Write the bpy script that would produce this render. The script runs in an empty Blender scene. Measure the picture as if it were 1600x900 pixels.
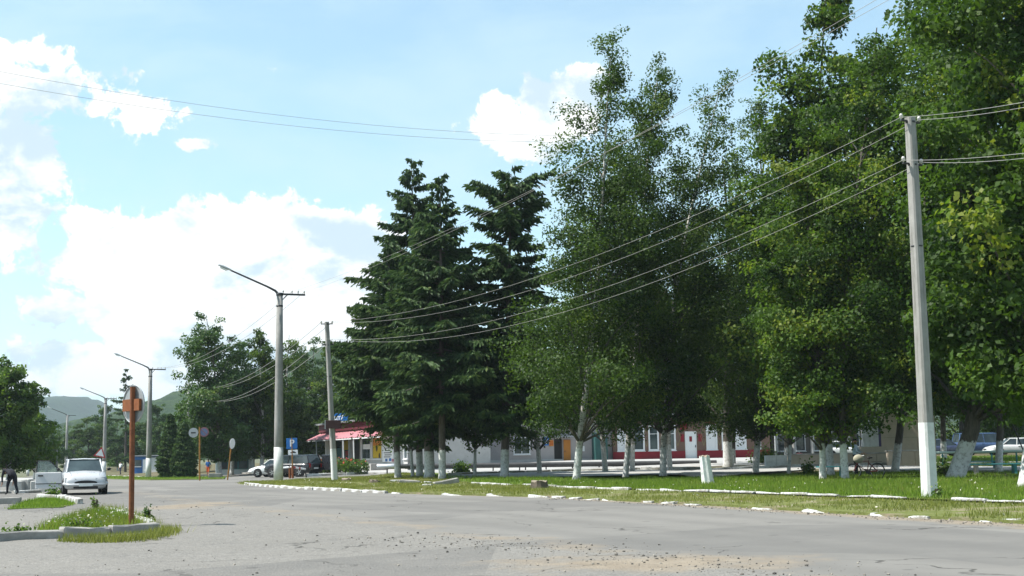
import bpy, bmesh, math, random
import numpy as np
from mathutils import Vector, Matrix, Quaternion

SC = bpy.context.scene
COL = SC.collection
R = math.radians

# ------------------------------------------------------------------ camera
FOC, CAMZ, PITCH, ROLL = 2000.0, 1.35, math.atan(258 / 2000.0), R(-0.95)
cam_data = bpy.data.cameras.new('camera')
cam_data.sensor_width = 36.0
cam_data.lens = 36.0 * FOC / 1600.0
cam_data.clip_start = 0.1
cam_data.clip_end = 20000
cam = bpy.data.objects.new('camera', cam_data)
COL.objects.link(cam)
CAM_ROT = Matrix.Rotation(math.pi / 2 + PITCH, 3, 'X') @ Matrix.Rotation(ROLL, 3, 'Z')
cam.matrix_world = Matrix.Translation((0, 0, CAMZ)) @ CAM_ROT.to_4x4()
SC.camera = cam

# ------------------------------------------------------------------ sun and sky
SUN_AZ, SUN_EL = R(-95), R(55)          # azimuth from +Y towards +X
TO_SUN = Vector((math.sin(SUN_AZ) * math.cos(SUN_EL), math.cos(SUN_AZ) * math.cos(SUN_EL), math.sin(SUN_EL)))
sun_data = bpy.data.lights.new('sun', 'SUN')
sun_data.energy = 5.0
sun_data.angle = R(0.53)
sun_data.color = (1.0, 0.955, 0.88)
sun = bpy.data.objects.new('sun', sun_data)
COL.objects.link(sun)
sun.rotation_mode = 'QUATERNION'
sun.rotation_quaternion = TO_SUN.to_track_quat('Z', 'Y')
sun.location = (0, 0, 60)

SKY_STRENGTH = 0.13
HAZE = 0.00016
world = bpy.data.worlds.new('World')
SC.world = world
world.use_nodes = True
WN, WL = world.node_tree.nodes, world.node_tree.links
WN.clear()
world.cycles.sampling_method = 'MANUAL'
world.cycles.sample_map_resolution = 512


def pix_dir(px, py):
    d = CAM_ROT @ Vector(((px - 800) / FOC, -(py - 450) / FOC, -1.0))
    return d.normalized()


def wmath(op, a, b=None, c=None):
    n = WN.new('ShaderNodeMath')
    n.operation = op
    for i, v in enumerate((a, b, c)):
        if v is None:
            continue
        if isinstance(v, (int, float)):
            n.inputs[i].default_value = v
        else:
            WL.new(v, n.inputs[i])
    return n.outputs[0]


def wrange(v, a, b, c, d, smooth=True):
    n = WN.new('ShaderNodeMapRange')
    if smooth:
        n.interpolation_type = 'SMOOTHSTEP'
    WL.new(v, n.inputs[0])
    for i, x in enumerate((a, b, c, d)):
        n.inputs[i + 1].default_value = x
    return n.outputs[0]


def wnoise(vec, scale, detail, rough=0.55, dist=0.0, stretch=None):
    if stretch:
        m = WN.new('ShaderNodeMapping')
        m.inputs['Scale'].default_value = stretch
        WL.new(vec, m.inputs[0])
        vec = m.outputs[0]
    n = WN.new('ShaderNodeTexNoise')
    n.inputs['Scale'].default_value = scale
    n.inputs['Detail'].default_value = detail
    n.inputs['Roughness'].default_value = rough
    n.inputs['Distortion'].default_value = dist
    WL.new(vec, n.inputs['Vector'])
    return n


def wmix(f, a, b, kind='MIX'):
    n = WN.new('ShaderNodeMix')
    n.data_type = 'RGBA'
    n.blend_type = kind
    if isinstance(f, (int, float)):
        n.inputs[0].default_value = f
    else:
        WL.new(f, n.inputs[0])
    for i, v in ((6, a), (7, b)):
        if isinstance(v, tuple):
            n.inputs[i].default_value = (*v, 1)
        else:
            WL.new(v, n.inputs[i])
    return n.outputs[2]


sky = WN.new('ShaderNodeTexSky')
sky.sky_type = 'NISHITA'
sky.sun_disc = False
sky.sun_elevation = SUN_EL
sky.sun_rotation = SUN_AZ
sky.altitude = 200
sky.air_density = 1.0
sky.dust_density = 0.6
sky.ozone_density = 1.5
tc = WN.new('ShaderNodeTexCoord')
DIR = tc.outputs['Generated']
# cumulus: cells of the sky (direction, width, height), broken up by noise
CUMULUS = [(330, 390, 200, 92), (205, 400, 130, 84), (480, 415, 150, 96), (300, 480, 200, 60), (572, 372, 62, 50), (430, 490, 230, 80),
           (140, 350, 55, 30), (12, 275, 84, 84), (-40, 340, 130, 80), (70, 140, 110, 46), (20, 82, 55, 30), (236, 184, 46, 26),
           (302, 229, 30, 10), (432, 115, 18, 12), (872, 165, 80, 72), (776, 195, 46, 52), (822, 215, 96, 42),
           (912, 122, 42, 34), (105, 165, 80, 26), (185, 560, 170, 30), (70, 590, 200, 24), (300, 570, 130, 60),
           (-400, 420, 260, 110), (-620, 250, 190, 90), (1900, 380, 240, 110), (2250, 150, 200, 90), (1750, 60, 120, 60)]
sep = WN.new('ShaderNodeSeparateXYZ')
WL.new(DIR, sep.inputs[0])
big = wnoise(DIR, 7.0, 2.0)
wob = WN.new('ShaderNodeVectorMath')
wob.operation = 'SUBTRACT'
WL.new(big.outputs['Color'], wob.inputs[0])
wob.inputs[1].default_value = (0.5, 0.5, 0.5)
wob2 = WN.new('ShaderNodeVectorMath')
wob2.operation = 'MULTIPLY_ADD'
WL.new(wob.outputs[0], wob2.inputs[0])
wob2.inputs[1].default_value = (0.02, 0.02, 0.02)
WL.new(DIR, wob2.inputs[2])
cells = []
for (px, py, rx, ry) in CUMULUS:
    d = pix_dir(px, py)
    cells.append((math.atan2(d.x, d.y), math.asin(d.z), rx / FOC, ry / FOC, 1.7 if (px > 700 or py >= 270) else .72))
rc = random.Random(5)
for k in range(16):                      # the same fair-weather cumulus goes on all round the sky
    cells.append((R(48 + k * 17.2 + rc.uniform(-5, 5)), R(rc.uniform(7, 24)), rc.uniform(.10, .2), rc.uniform(.04, .08), 1.5))
sepw = WN.new('ShaderNodeSeparateXYZ')
WL.new(wob2.outputs[0], sepw.inputs[0])
field = None
for (az, el, ra, re, full_) in cells:
    c0 = Vector((math.sin(az) * math.cos(el), math.cos(az) * math.cos(el), math.sin(el)))
    right = Vector((math.cos(az), -math.sin(az), 0))
    up = right.cross(c0)
    # coordinates of the direction in the cell's own frame, scaled to its size; behind the cell -> far
    s = WN.new('ShaderNodeVectorMath')
    s.operation = 'SUBTRACT'
    WL.new(wob2.outputs[0], s.inputs[0])
    s.inputs[1].default_value = c0
    mp = WN.new('ShaderNodeVectorRotate')
    mp.rotation_type = 'Z_AXIS'
    mp.inputs['Angle'].default_value = az
    WL.new(s.outputs[0], mp.inputs['Vector'])
    sc_ = WN.new('ShaderNodeVectorMath')
    sc_.operation = 'MULTIPLY'
    sc_.inputs[1].default_value = (1 / ra, 1 / ra, 1 / (re * math.cos(el)))
    WL.new(mp.outputs[0], sc_.inputs[0])
    ln = WN.new('ShaderNodeVectorMath')
    ln.operation = 'LENGTH'
    WL.new(sc_.outputs[0], ln.inputs[0])
    one = wmath('MULTIPLY', wmath('SUBTRACT', 1.0, ln.outputs['Value']), full_)
    field = one if field is None else wmath('SMOOTH_MAX', field, one, 0.35)
n1 = wnoise(DIR, 16.0, 7.0, 0.58, 0.25)
n2 = wnoise(DIR, 48.0, 7.0, 0.66, 0.4)
f1 = wmath('MULTIPLY_ADD', wmath('SUBTRACT', n1.outputs[0], 0.5), 3.3, field)
f2 = wmath('MULTIPLY_ADD', wmath('SUBTRACT', n2.outputs[0], 0.5), 2.3, f1)
cover = wrange(f2, 0.02, 0.26, 0.0, 1.0)
# soft inner modelling of the clouds (bluish shade, white tops)
n3 = wnoise(DIR, 13.0, 7.0, 0.6, 0.2, (1, 1, 1.6))
shade = wrange(n3.outputs[0], 0.38, 0.53, 0.0, 1.0)
thick = wrange(f2, 0.05, 0.35, 0.55, 1.0)
cl = wmix(wmath('MULTIPLY', shade, thick), (0.40, 0.50, 0.565), (0.74, 0.74, 0.73))
# thin high veil and low bands
veil_n = wnoise(DIR, 5.0, 6.0, 0.6, 0.3, (1, 1, 3.2))
veil = wrange(veil_n.outputs[0], 0.36, 0.72, 0.24, 0.60)
low = wmath('MULTIPLY', wrange(sep.outputs[2], 0.02, 0.19, 0.5, 0.0), wrange(veil_n.outputs[0], 0.3, 0.6, 0.35, 1.0))
veil = wmath('MAXIMUM', veil, low)
skyc = WN.new('ShaderNodeVectorMath')
skyc.operation = 'SCALE'
WL.new(sky.outputs[0], skyc.inputs[0])
skyc.inputs['Scale'].default_value = SKY_STRENGTH
tinted = wmix(1.0, skyc.outputs[0], (0.94, 1.10, 1.0), 'MULTIPLY')
base = wmix(veil, tinted, (0.42, 0.55, 0.60))
full = wmix(cover, base, cl)
bg = WN.new('ShaderNodeBackground')
bg.inputs['Strength'].default_value = 1.0
WL.new(full, bg.inputs['Color'])
wo = WN.new('ShaderNodeOutputWorld')
WL.new(bg.outputs[0], wo.inputs['Surface'])

SC.view_settings.view_transform = 'Standard'
SC.view_settings.look = 'None'
SC.view_settings.exposure = 0.82
SC.view_settings.gamma = 1.0
SC.view_settings.use_curve_mapping = False
SC.cycles.max_bounces = 6
SC.cycles.diffuse_bounces = 2
SC.cycles.glossy_bounces = 2
SC.cycles.transmission_bounces = 4
SC.cycles.transparent_max_bounces = 8
SC.cycles.use_denoising = True
SC.cycles.volume_bounces = 0


# ------------------------------------------------------------------ terrain and measured positions
def sstep(t):
    t = np.clip(t, 0, 1)
    return t * t * (3 - 2 * t)


def zt(x, y):
    """height of the place: level by the crossing, falling away down the street, rising to the shops"""
    c = x + 0.42 * y
    left = 1 - sstep((c - 20) / 14)
    fall = np.interp(y, [70, 124, 175, 232, 400], [0, -0.45, -0.75, -0.95, -1.0])
    rise = 0.5 * sstep((y - 72) / 34) * sstep((c - 38) / 16)
    return fall * left + rise


def ray(px, py):
    return CAM_ROT @ Vector(((px - 800) / FOC, -(py - 450) / FOC, -1.0))


def G(px, py):
    """ground point seen at a pixel of the 1600 x 900 photograph"""
    d = ray(px, py)
    z = 0.0
    x = y = 0
    for _ in range(30):
        t = (z - CAMZ) / d.z
        x, y = d.x * t, d.y * t
        z = 0.6 * float(zt(x, y)) + 0.4 * z
    return Vector((x, y, float(zt(x, y))))


def A(px, py, D):
    """point at depth D seen at a pixel"""
    d = ray(px, py)
    t = D / d.y
    return Vector((d.x * t, D, CAMZ + d.z * t))


def GD(px, D, py=735):
    """ground point at depth D in the direction of a pixel column"""
    p = A(px, py, D)
    return Vector((p.x, D, float(zt(p.x, D))))


# ------------------------------------------------------------------ objects
def link(o):
    COL.objects.link(o)
    return o


def tag(o, label=None, cat=None, group=None, kind=None):
    if label:
        o['label'] = label
    if cat:
        o['category'] = cat
    if group:
        o['group'] = group
    if kind:
        o['kind'] = kind
    return o


def empty(name, loc=(0, 0, 0), rz=0.0):
    o = bpy.data.objects.new(name, None)
    o.empty_display_size = 0.2
    o.location = loc
    o.rotation_euler = (0, 0, rz)
    return link(o)


def thing(name, label, cat, loc=(0, 0, 0), rz=0.0, group=None):
    return tag(empty(name, loc, rz), label, cat, group)


def children(o):
    return [c for c in bpy.data.objects if c.parent == o]


def copy_tree(o, parent=None):
    kids = children(o)
    c = o.copy()
    link(c)
    if parent:
        c.parent = parent
    for k in kids:
        copy_tree(k, c)
    return c


class MB:
    """collects shapes for one mesh"""
    def __init__(self):
        self.v, self.f, self.m, self.mi, self.s = [], [], [], 0, []
        self.sm = False

    def add(self, vs, fs):
        o = len(self.v)
        self.v += [tuple(v) for v in vs]
        for f in fs:
            self.f.append([i + o for i in f])
            self.m.append(self.mi)
            self.s.append(self.sm)
        return self

    def box(self, a, b, rot=None, at=None):
        x0, y0, z0 = a
        x1, y1, z1 = b
        vs = [Vector(p) for p in ((x0, y0, z0), (x1, y0, z0), (x1, y1, z0), (x0, y1, z0), (x0, y0, z1), (x1, y0, z1), (x1, y1, z1), (x0, y1, z1))]
        if rot is not None:
            vs = [rot @ v for v in vs]
        if at is not None:
            vs = [v + Vector(at) for v in vs]
        return self.add(vs, [(0, 3, 2, 1), (4, 5, 6, 7), (0, 1, 5, 4), (1, 2, 6, 5), (2, 3, 7, 6), (3, 0, 4, 7)])

    def bbox(self, a, b, r=0.02):
        """box with chamfered vertical and top edges"""
        x0, y0, z0 = a
        x1, y1, z1 = b
        def ring(i, z):
            return [(x0 + r, y0 + i, z), (x1 - r, y0 + i, z), (x1 - i, y0 + r, z), (x1 - i, y1 - r, z), (x1 - r, y1 - i, z), (x0 + r, y1 - i, z), (x0 + i, y1 - r, z), (x0 + i, y0 + r, z)]
        top = [(x0 + 2 * r, y0 + r, z1), (x1 - 2 * r, y0 + r, z1), (x1 - r, y0 + 2 * r, z1), (x1 - r, y1 - 2 * r, z1), (x1 - 2 * r, y1 - r, z1), (x0 + 2 * r, y1 - r, z1), (x0 + r, y1 - 2 * r, z1), (x0 + r, y0 + 2 * r, z1)]
        vs = ring(0, z0) + ring(0, z1 - r) + top
        fs = [tuple(reversed(range(8))), tuple(range(16, 24))]
        for k in (0, 8):
            fs += [(k + i, k + (i + 1) % 8, k + 8 + (i + 1) % 8, k + 8 + i) for i in range(8)]
        return self.add(vs, fs)

    def tube(self, pts, rad, n=8, cap=True):
        pts = [Vector(p) for p in pts]
        if not isinstance(rad, (list, tuple)):
            rad = [rad] * len(pts)
        vs, fs = [], []
        up = None
        for i, p in enumerate(pts):
            d = (pts[min(i + 1, len(pts) - 1)] - pts[max(i - 1, 0)]).normalized()
            if up is None:
                up = Vector((1, 0, 0)) if abs(d.x) < 0.8 else Vector((0, 1, 0))
            u = (up - d * up.dot(d)).normalized()
            w = d.cross(u)
            up = u
            for k in range(n):
                a = 2 * math.pi * k / n
                vs.append(p + (u * math.cos(a) + w * math.sin(a)) * rad[i])
        for i in range(len(pts) - 1):
            for k in range(n):
                fs.append((i * n + k, i * n + (k + 1) % n, (i + 1) * n + (k + 1) % n, (i + 1) * n + k))
        self.add(vs, fs)
        if cap:
            o, s = len(self.v), self.sm
            self.sm = False
            self.add(vs[:n], [tuple(reversed(range(n)))])
            self.add(vs[-n:], [tuple(range(n))])
            self.sm = s
        return self

    def lathe(self, prof, n=12, at=(0, 0, 0)):
        vs = [(at[0] + r * math.cos(2 * math.pi * k / n), at[1] + r * math.sin(2 * math.pi * k / n), at[2] + z) for r, z in prof for k in range(n)]
        fs = [(i * n + k, i * n + (k + 1) % n, (i + 1) * n + (k + 1) % n, (i + 1) * n + k) for i in range(len(prof) - 1) for k in range(n)]
        fs += [tuple(reversed(range(n))), tuple(range((len(prof) - 1) * n, len(prof) * n))]
        return self.add(vs, fs)

    def prism(self, poly, depth, frame=None):
        """poly in (u, v), extruded along +w by depth; frame = (origin, u, v, w)"""
        o, u, v, w = frame or (Vector(), Vector((1, 0, 0)), Vector((0, 0, 1)), Vector((0, 1, 0)))
        n = len(poly)
        vs = [o + u * a + v * b for a, b in poly] + [o + u * a + v * b + w * depth for a, b in poly]
        fs = [tuple(range(n)), tuple(reversed(range(n, 2 * n)))]
        fs += [((i + 1) % n, i, n + i, n + (i + 1) % n) for i in range(n)]
        return self.add(vs, fs)

    def ball(self, c, r, n=8, m=6):
        rx, ry, rz = r if isinstance(r, (tuple, list)) else (r, r, r)
        vs = [(c[0] + rx * math.sin(math.pi * j / m) * math.cos(2 * math.pi * k / n), c[1] + ry * math.sin(math.pi * j / m) * math.sin(2 * math.pi * k / n), c[2] + rz * math.cos(math.pi * j / m)) for j in range(1, m) for k in range(n)]
        fs = [(j * n + k, (j + 1) * n + k, (j + 1) * n + (k + 1) % n, j * n + (k + 1) % n) for j in range(m - 2) for k in range(n)]
        vs += [(c[0], c[1], c[2] + rz), (c[0], c[1], c[2] - rz)]
        t, b = len(vs) - 2, len(vs) - 1
        fs += [(t, k, (k + 1) % n) for k in range(n)] + [(b, (m - 2) * n + (k + 1) % n, (m - 2) * n + k) for k in range(n)]
        return self.add(vs, fs)

    def mesh(self, name, mats):
        me = bpy.data.meshes.new(name)
        me.from_pydata(self.v, [], self.f)
        for m in (mats if isinstance(mats, (list, tuple)) else [mats]):
            me.materials.append(m)
        me.polygons.foreach_set('material_index', self.m)
        me.polygons.foreach_set('use_smooth', self.s)
        bm = bmesh.new()
        bm.from_mesh(me)
        bmesh.ops.recalc_face_normals(bm, faces=bm.faces)
        bm.to_mesh(me)
        bm.free()
        me.update()
        return me

    def build(self, name, mats, parent=None, loc=None):
        o = bpy.data.objects.new(name, self.mesh(name, mats))
        if parent:
            o.parent = parent
        if loc is not None:
            o.location = loc
        return link(o)


def np_mesh(name, verts, k, mats, tint=None, smooth=False):
    """mesh of separate k-gons from an (n*k, 3) array"""
    n = len(verts) // k
    me = bpy.data.meshes.new(name)
    me.vertices.add(n * k)
    me.vertices.foreach_set('co', np.ascontiguousarray(verts, dtype=np.float32).ravel())
    me.loops.add(n * k)
    me.loops.foreach_set('vertex_index', np.arange(n * k, dtype=np.int32))
    me.polygons.add(n)
    me.polygons.foreach_set('loop_start', np.arange(0, n * k, k, dtype=np.int32))
    for m in (mats if isinstance(mats, (list, tuple)) else [mats]):
        me.materials.append(m)
    if tint is not None:
        at = me.attributes.new('tint', 'FLOAT', 'FACE')
        at.data.foreach_set('value', np.asarray(tint, dtype=np.float32))
    me.update(calc_edges=True)
    return me


def obj(name, me, parent=None, loc=None):
    o = bpy.data.objects.new(name, me)
    if parent:
        o.parent = parent
    if loc is not None:
        o.location = loc
    return link(o)


# ------------------------------------------------------------------ materials
class NT:
    def __init__(self, name):
        self.mat = bpy.data.materials.new(name)
        self.mat.use_nodes = True
        self.n, self.l = self.mat.node_tree.nodes, self.mat.node_tree.links
        self.p = self.n['Principled BSDF']
        self.out = self.n['Material Output']
        t = self.n.new('ShaderNodeTexCoord')
        self.obj = t.outputs['Object']
        self.gen = t.outputs['Generated']

    def put(self, sock, v):
        if isinstance(v, (int, float)):
            sock.default_value = v
        elif isinstance(v, tuple):
            sock.default_value = (*v, 1) if len(v) == 3 and sock.type == 'RGBA' else v
        else:
            self.l.new(v, sock)

    def noise(self, scale, detail=4, rough=0.55, vec=None, stretch=None, rotz=0, dist=0.0):
        vec = vec or self.obj
        if stretch or rotz:
            m = self.n.new('ShaderNodeMapping')
            m.vector_type = 'TEXTURE' if rotz else 'POINT'
            if rotz:
                m.inputs['Rotation'].default_value = (0, 0, rotz)
                m.inputs['Scale'].default_value = tuple(1 / s for s in (stretch or (1, 1, 1)))
            else:
                m.inputs['Scale'].default_value = stretch
            self.l.new(vec, m.inputs[0])
            vec = m.outputs[0]
        t = self.n.new('ShaderNodeTexNoise')
        t.inputs['Scale'].default_value = scale
        t.inputs['Detail'].default_value = detail
        t.inputs['Roughness'].default_value = rough
        t.inputs['Distortion'].default_value = dist
        self.l.new(vec, t.inputs['Vector'])
        return t.outputs[0]

    def vor(self, scale, feature='F1', rnd=1.0, vec=None, out=0):
        t = self.n.new('ShaderNodeTexVoronoi')
        t.feature = feature
        t.inputs['Scale'].default_value = scale
        t.inputs['Randomness'].default_value = rnd
        self.l.new(vec or self.obj, t.inputs['Vector'])
        return t.outputs[out]

    def rng(self, v, a, b, c=0.0, d=1.0):
        t = self.n.new('ShaderNodeMapRange')
        self.put(t.inputs[0], v)
        for i, x in enumerate((a, b, c, d)):
            t.inputs[i + 1].default_value = x
        return t.outputs[0]

    def mix(self, f, a, b, kind='MIX'):
        t = self.n.new('ShaderNodeMix')
        t.data_type = 'RGBA'
        t.blend_type = kind
        self.put(t.inputs[0], f)
        self.put(t.inputs[6], a)
        self.put(t.inputs[7], b)
        return t.outputs[2]

    def math(self, op, a, b=0.0, c=0.0):
        t = self.n.new('ShaderNodeMath')
        t.operation = op
        self.put(t.inputs[0], a)
        self.put(t.inputs[1], b)
        self.put(t.inputs[2], c)
        return t.outputs[0]

    def attr(self, name, kind='GEOMETRY'):
        t = self.n.new('ShaderNodeAttribute')
        t.attribute_type = kind
        t.attribute_name = name
        return t.outputs['Fac']

    def xyz(self, vec=None):
        t = self.n.new('ShaderNodeSeparateXYZ')
        self.l.new(vec or self.obj, t.inputs[0])
        return t.outputs

    def bump(self, h, strength=0.4, dist=0.02):
        t = self.n.new('ShaderNodeBump')
        t.inputs['Strength'].default_value = strength
        t.inputs['Distance'].default_value = dist
        self.l.new(h, t.inputs['Height'])
        self.l.new(t.outputs[0], self.p.inputs['Normal'])

    def col(self, v):
        self.put(self.p.inputs['Base Color'], v)

    def rough(self, v):
        self.put(self.p.inputs['Roughness'], v)


def lin(r, g, b):
    f = lambda c: (c / 255 / 12.92) if c <= 10 else ((c / 255 + 0.055) / 1.055) ** 2.4
    return (f(r), f(g), f(b))


_mats = {}


def surf(name, col, rough=0.8, var=0.18, scale=6.0, bump=0.25, metal=0.0, dirt=None, spec=0.3):
    """a plain surface with uneven tone, fine grain and some dirt"""
    if name in _mats:
        return _mats[name]
    t = NT(name)
    a = tuple(c * (1 - var) for c in col)
    b = tuple(min(1, c * (1 + var)) for c in col)
    n = t.noise(scale, 6, 0.62)
    c = t.mix(t.rng(n, 0.3, 0.7), a, b)
    if dirt:
        c = t.mix(t.rng(t.noise(scale * 0.35, 7, 0.7), 0.5, 0.72, 0, 0.75), c, dirt)
    t.col(c)
    t.rough(t.rng(n, 0.2, 0.8, max(0, rough - 0.1), min(1, rough + 0.1)))
    t.p.inputs['Metallic'].default_value = metal
    t.p.inputs['Specular IOR Level'].default_value = spec
    if bump:
        t.bump(t.noise(scale * 6, 4, 0.6), bump, 0.01)
    _mats[name] = t.mat
    return t.mat


def leaf_mat(name, dark, light, yellow, trans=0.35, gloss=0.42, spec=0.35):
    t = NT(name)
    k = t.attr('tint')
    c = t.mix(t.rng(k, 0.0, 0.8), dark, light)
    c = t.mix(t.rng(k, 0.8, 1.0), c, yellow)
    t.col(c)
    t.rough(gloss)
    t.p.inputs['Specular IOR Level'].default_value = spec
    tr = t.n.new('ShaderNodeBsdfTranslucent')
    t.put(tr.inputs['Color'], t.mix(1.0, c, (1.5, 1.55, 0.7), 'MULTIPLY'))
    mx = t.n.new('ShaderNodeMixShader')
    mx.inputs[0].default_value = trans
    t.l.new(t.p.outputs[0], mx.inputs[1])
    t.l.new(tr.outputs[0], mx.inputs[2])
    t.l.new(mx.outputs[0], t.out.inputs['Surface'])
    return t.mat


def bark_mat(name, kind, wash):
    """bark with a lime-washed foot up to the height wash"""
    key = (name, wash)
    if key in _mats:
        return _mats[key]
    t = NT(name)
    o = t.xyz()
    if kind == 'birch':
        bands = t.rng(t.noise(3.0, 4, 0.7, stretch=(2.2, 2.2, 5.5)), 0.52, 0.62)
        low = t.rng(t.math('ADD', o[2], t.math('MULTIPLY', t.noise(2.0, 3), 3.0)), 2.2, 6.0, 0.75, 0.0)
        k = t.math('MAXIMUM', bands, t.math('MULTIPLY', low, t.rng(t.noise(5, 4), 0.35, 0.6)))
        c = t.mix(k, (0.52, 0.50, 0.46), (0.035, 0.032, 0.03))
    else:
        b0, b1 = {'spruce': ((0.045, 0.036, 0.03), (0.13, 0.11, 0.095)), 'maple': ((0.04, 0.034, 0.028), (0.12, 0.105, 0.085))}[kind]
        c = t.mix(t.rng(t.noise(9, 5, 0.65, stretch=(1.6, 1.6, 0.35)), 0.3, 0.7), b0, b1)
    if wash > 0:
        edge = t.math('ADD', o[2], t.math('MULTIPLY', t.math('SUBTRACT', t.noise(5, 5, .65), 0.5), 0.55))
        lime = t.mix(t.rng(t.noise(8, 6, 0.7), 0.48, 0.68, 0, 0.85), (0.56, 0.565, 0.555), (0.20, 0.19, 0.17))
        lime = t.mix(t.rng(o[2], 0.02, 0.28, 0.55, 0.0), lime, (0.16, 0.145, 0.11))
        c = t.mix(t.rng(edge, wash - 0.03, wash + 0.03), lime, c)
    t.col(c)
    t.rough(0.88)
    t.bump(t.noise(14, 5, 0.65, stretch=(1.5, 1.5, 0.4)), 0.7, 0.03)
    _mats[key] = t.mat
    return t.mat

# ------------------------------------------------------------------ plants: builders
LEAF = {
    'birch': leaf_mat('birch_leaf', (0.010, 0.030, 0.006), (0.080, 0.136, 0.022), (0.16, 0.20, 0.036), 0.38, 0.55, 0.22),
    'maple': leaf_mat('maple_leaf', (0.011, 0.033, 0.006), (0.080, 0.145, 0.021), (0.18, 0.21, 0.032), 0.42, 0.55, 0.2),
    'poplar': leaf_mat('poplar_leaf', (0.015, 0.040, 0.011), (0.068, 0.132, 0.030), (0.14, 0.18, 0.05), 0.3, 0.5, 0.3),
    'lime': leaf_mat('lime_leaf', (0.030, 0.070, 0.012), (0.12, 0.195, 0.030), (0.22, 0.25, 0.04), 0.42, 0.45, 0.35),
    'needle': leaf_mat('spruce_needle', (0.020, 0.048, 0.022), (0.080, 0.138, 0.046), (0.15, 0.20, 0.06), 0.2, 0.6, 0.2),
    'grass': leaf_mat('grass_blade', (0.075, 0.135, 0.018), (0.20, 0.29, 0.045), (0.34, 0.36, 0.10), 0.42, 0.6, 0.15),
    'drygrass': leaf_mat('dry_grass_blade', (0.12, 0.145, 0.035), (0.24, 0.25, 0.075), (0.38, 0.33, 0.15), 0.35, 0.6, 0.15),
}


def unit(a):
    return a / np.maximum(np.linalg.norm(a, axis=1, keepdims=True), 1e-6)


def leaf_quads(rng, c, size, aspect=0.72, up=0.5, droop=0.35, out=None):
    """kite-shaped leaves at the points c; returns vertices (n*4, 3)"""
    n = len(c)
    nrm = unit(rng.normal(size=(n, 3)) * (0.8 if out is not None else 1) + np.array([0, 0, up]) + (0 if out is None else out))
    ax = rng.normal(size=(n, 3)) + np.array([0, 0, -droop])
    ax = unit(ax - nrm * (ax * nrm).sum(1, keepdims=True))
    b = np.cross(nrm, ax)
    s = (size * rng.uniform(0.65, 1.3, n))[:, None]
    v = np.empty((n, 4, 3))
    v[:, 0] = c - ax * s * 0.5
    v[:, 1] = c - ax * s * 0.05 + b * s * 0.5 * aspect + nrm * s * 0.12
    v[:, 2] = c + ax * s * 0.5
    v[:, 3] = c - ax * s * 0.05 - b * s * 0.5 * aspect + nrm * s * 0.12
    return v.reshape(-1, 3)


SHAPES = {
    'birch': ([0, .08, .25, .45, .65, .82, .93, 1], [.70, .92, 1.0, .90, .66, .42, .22, .03]),
    'maple': ([0, .1, .3, .55, .75, .9, 1], [.72, .95, 1.0, .92, .70, .40, .08]),
    'poplar': ([0, .1, .3, .6, .8, .92, 1], [.6, .9, 1.0, .86, .58, .34, .08]),
    'bush': ([0, .2, .5, .8, 1], [.9, 1.0, .95, .65, .15]),
}


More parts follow.
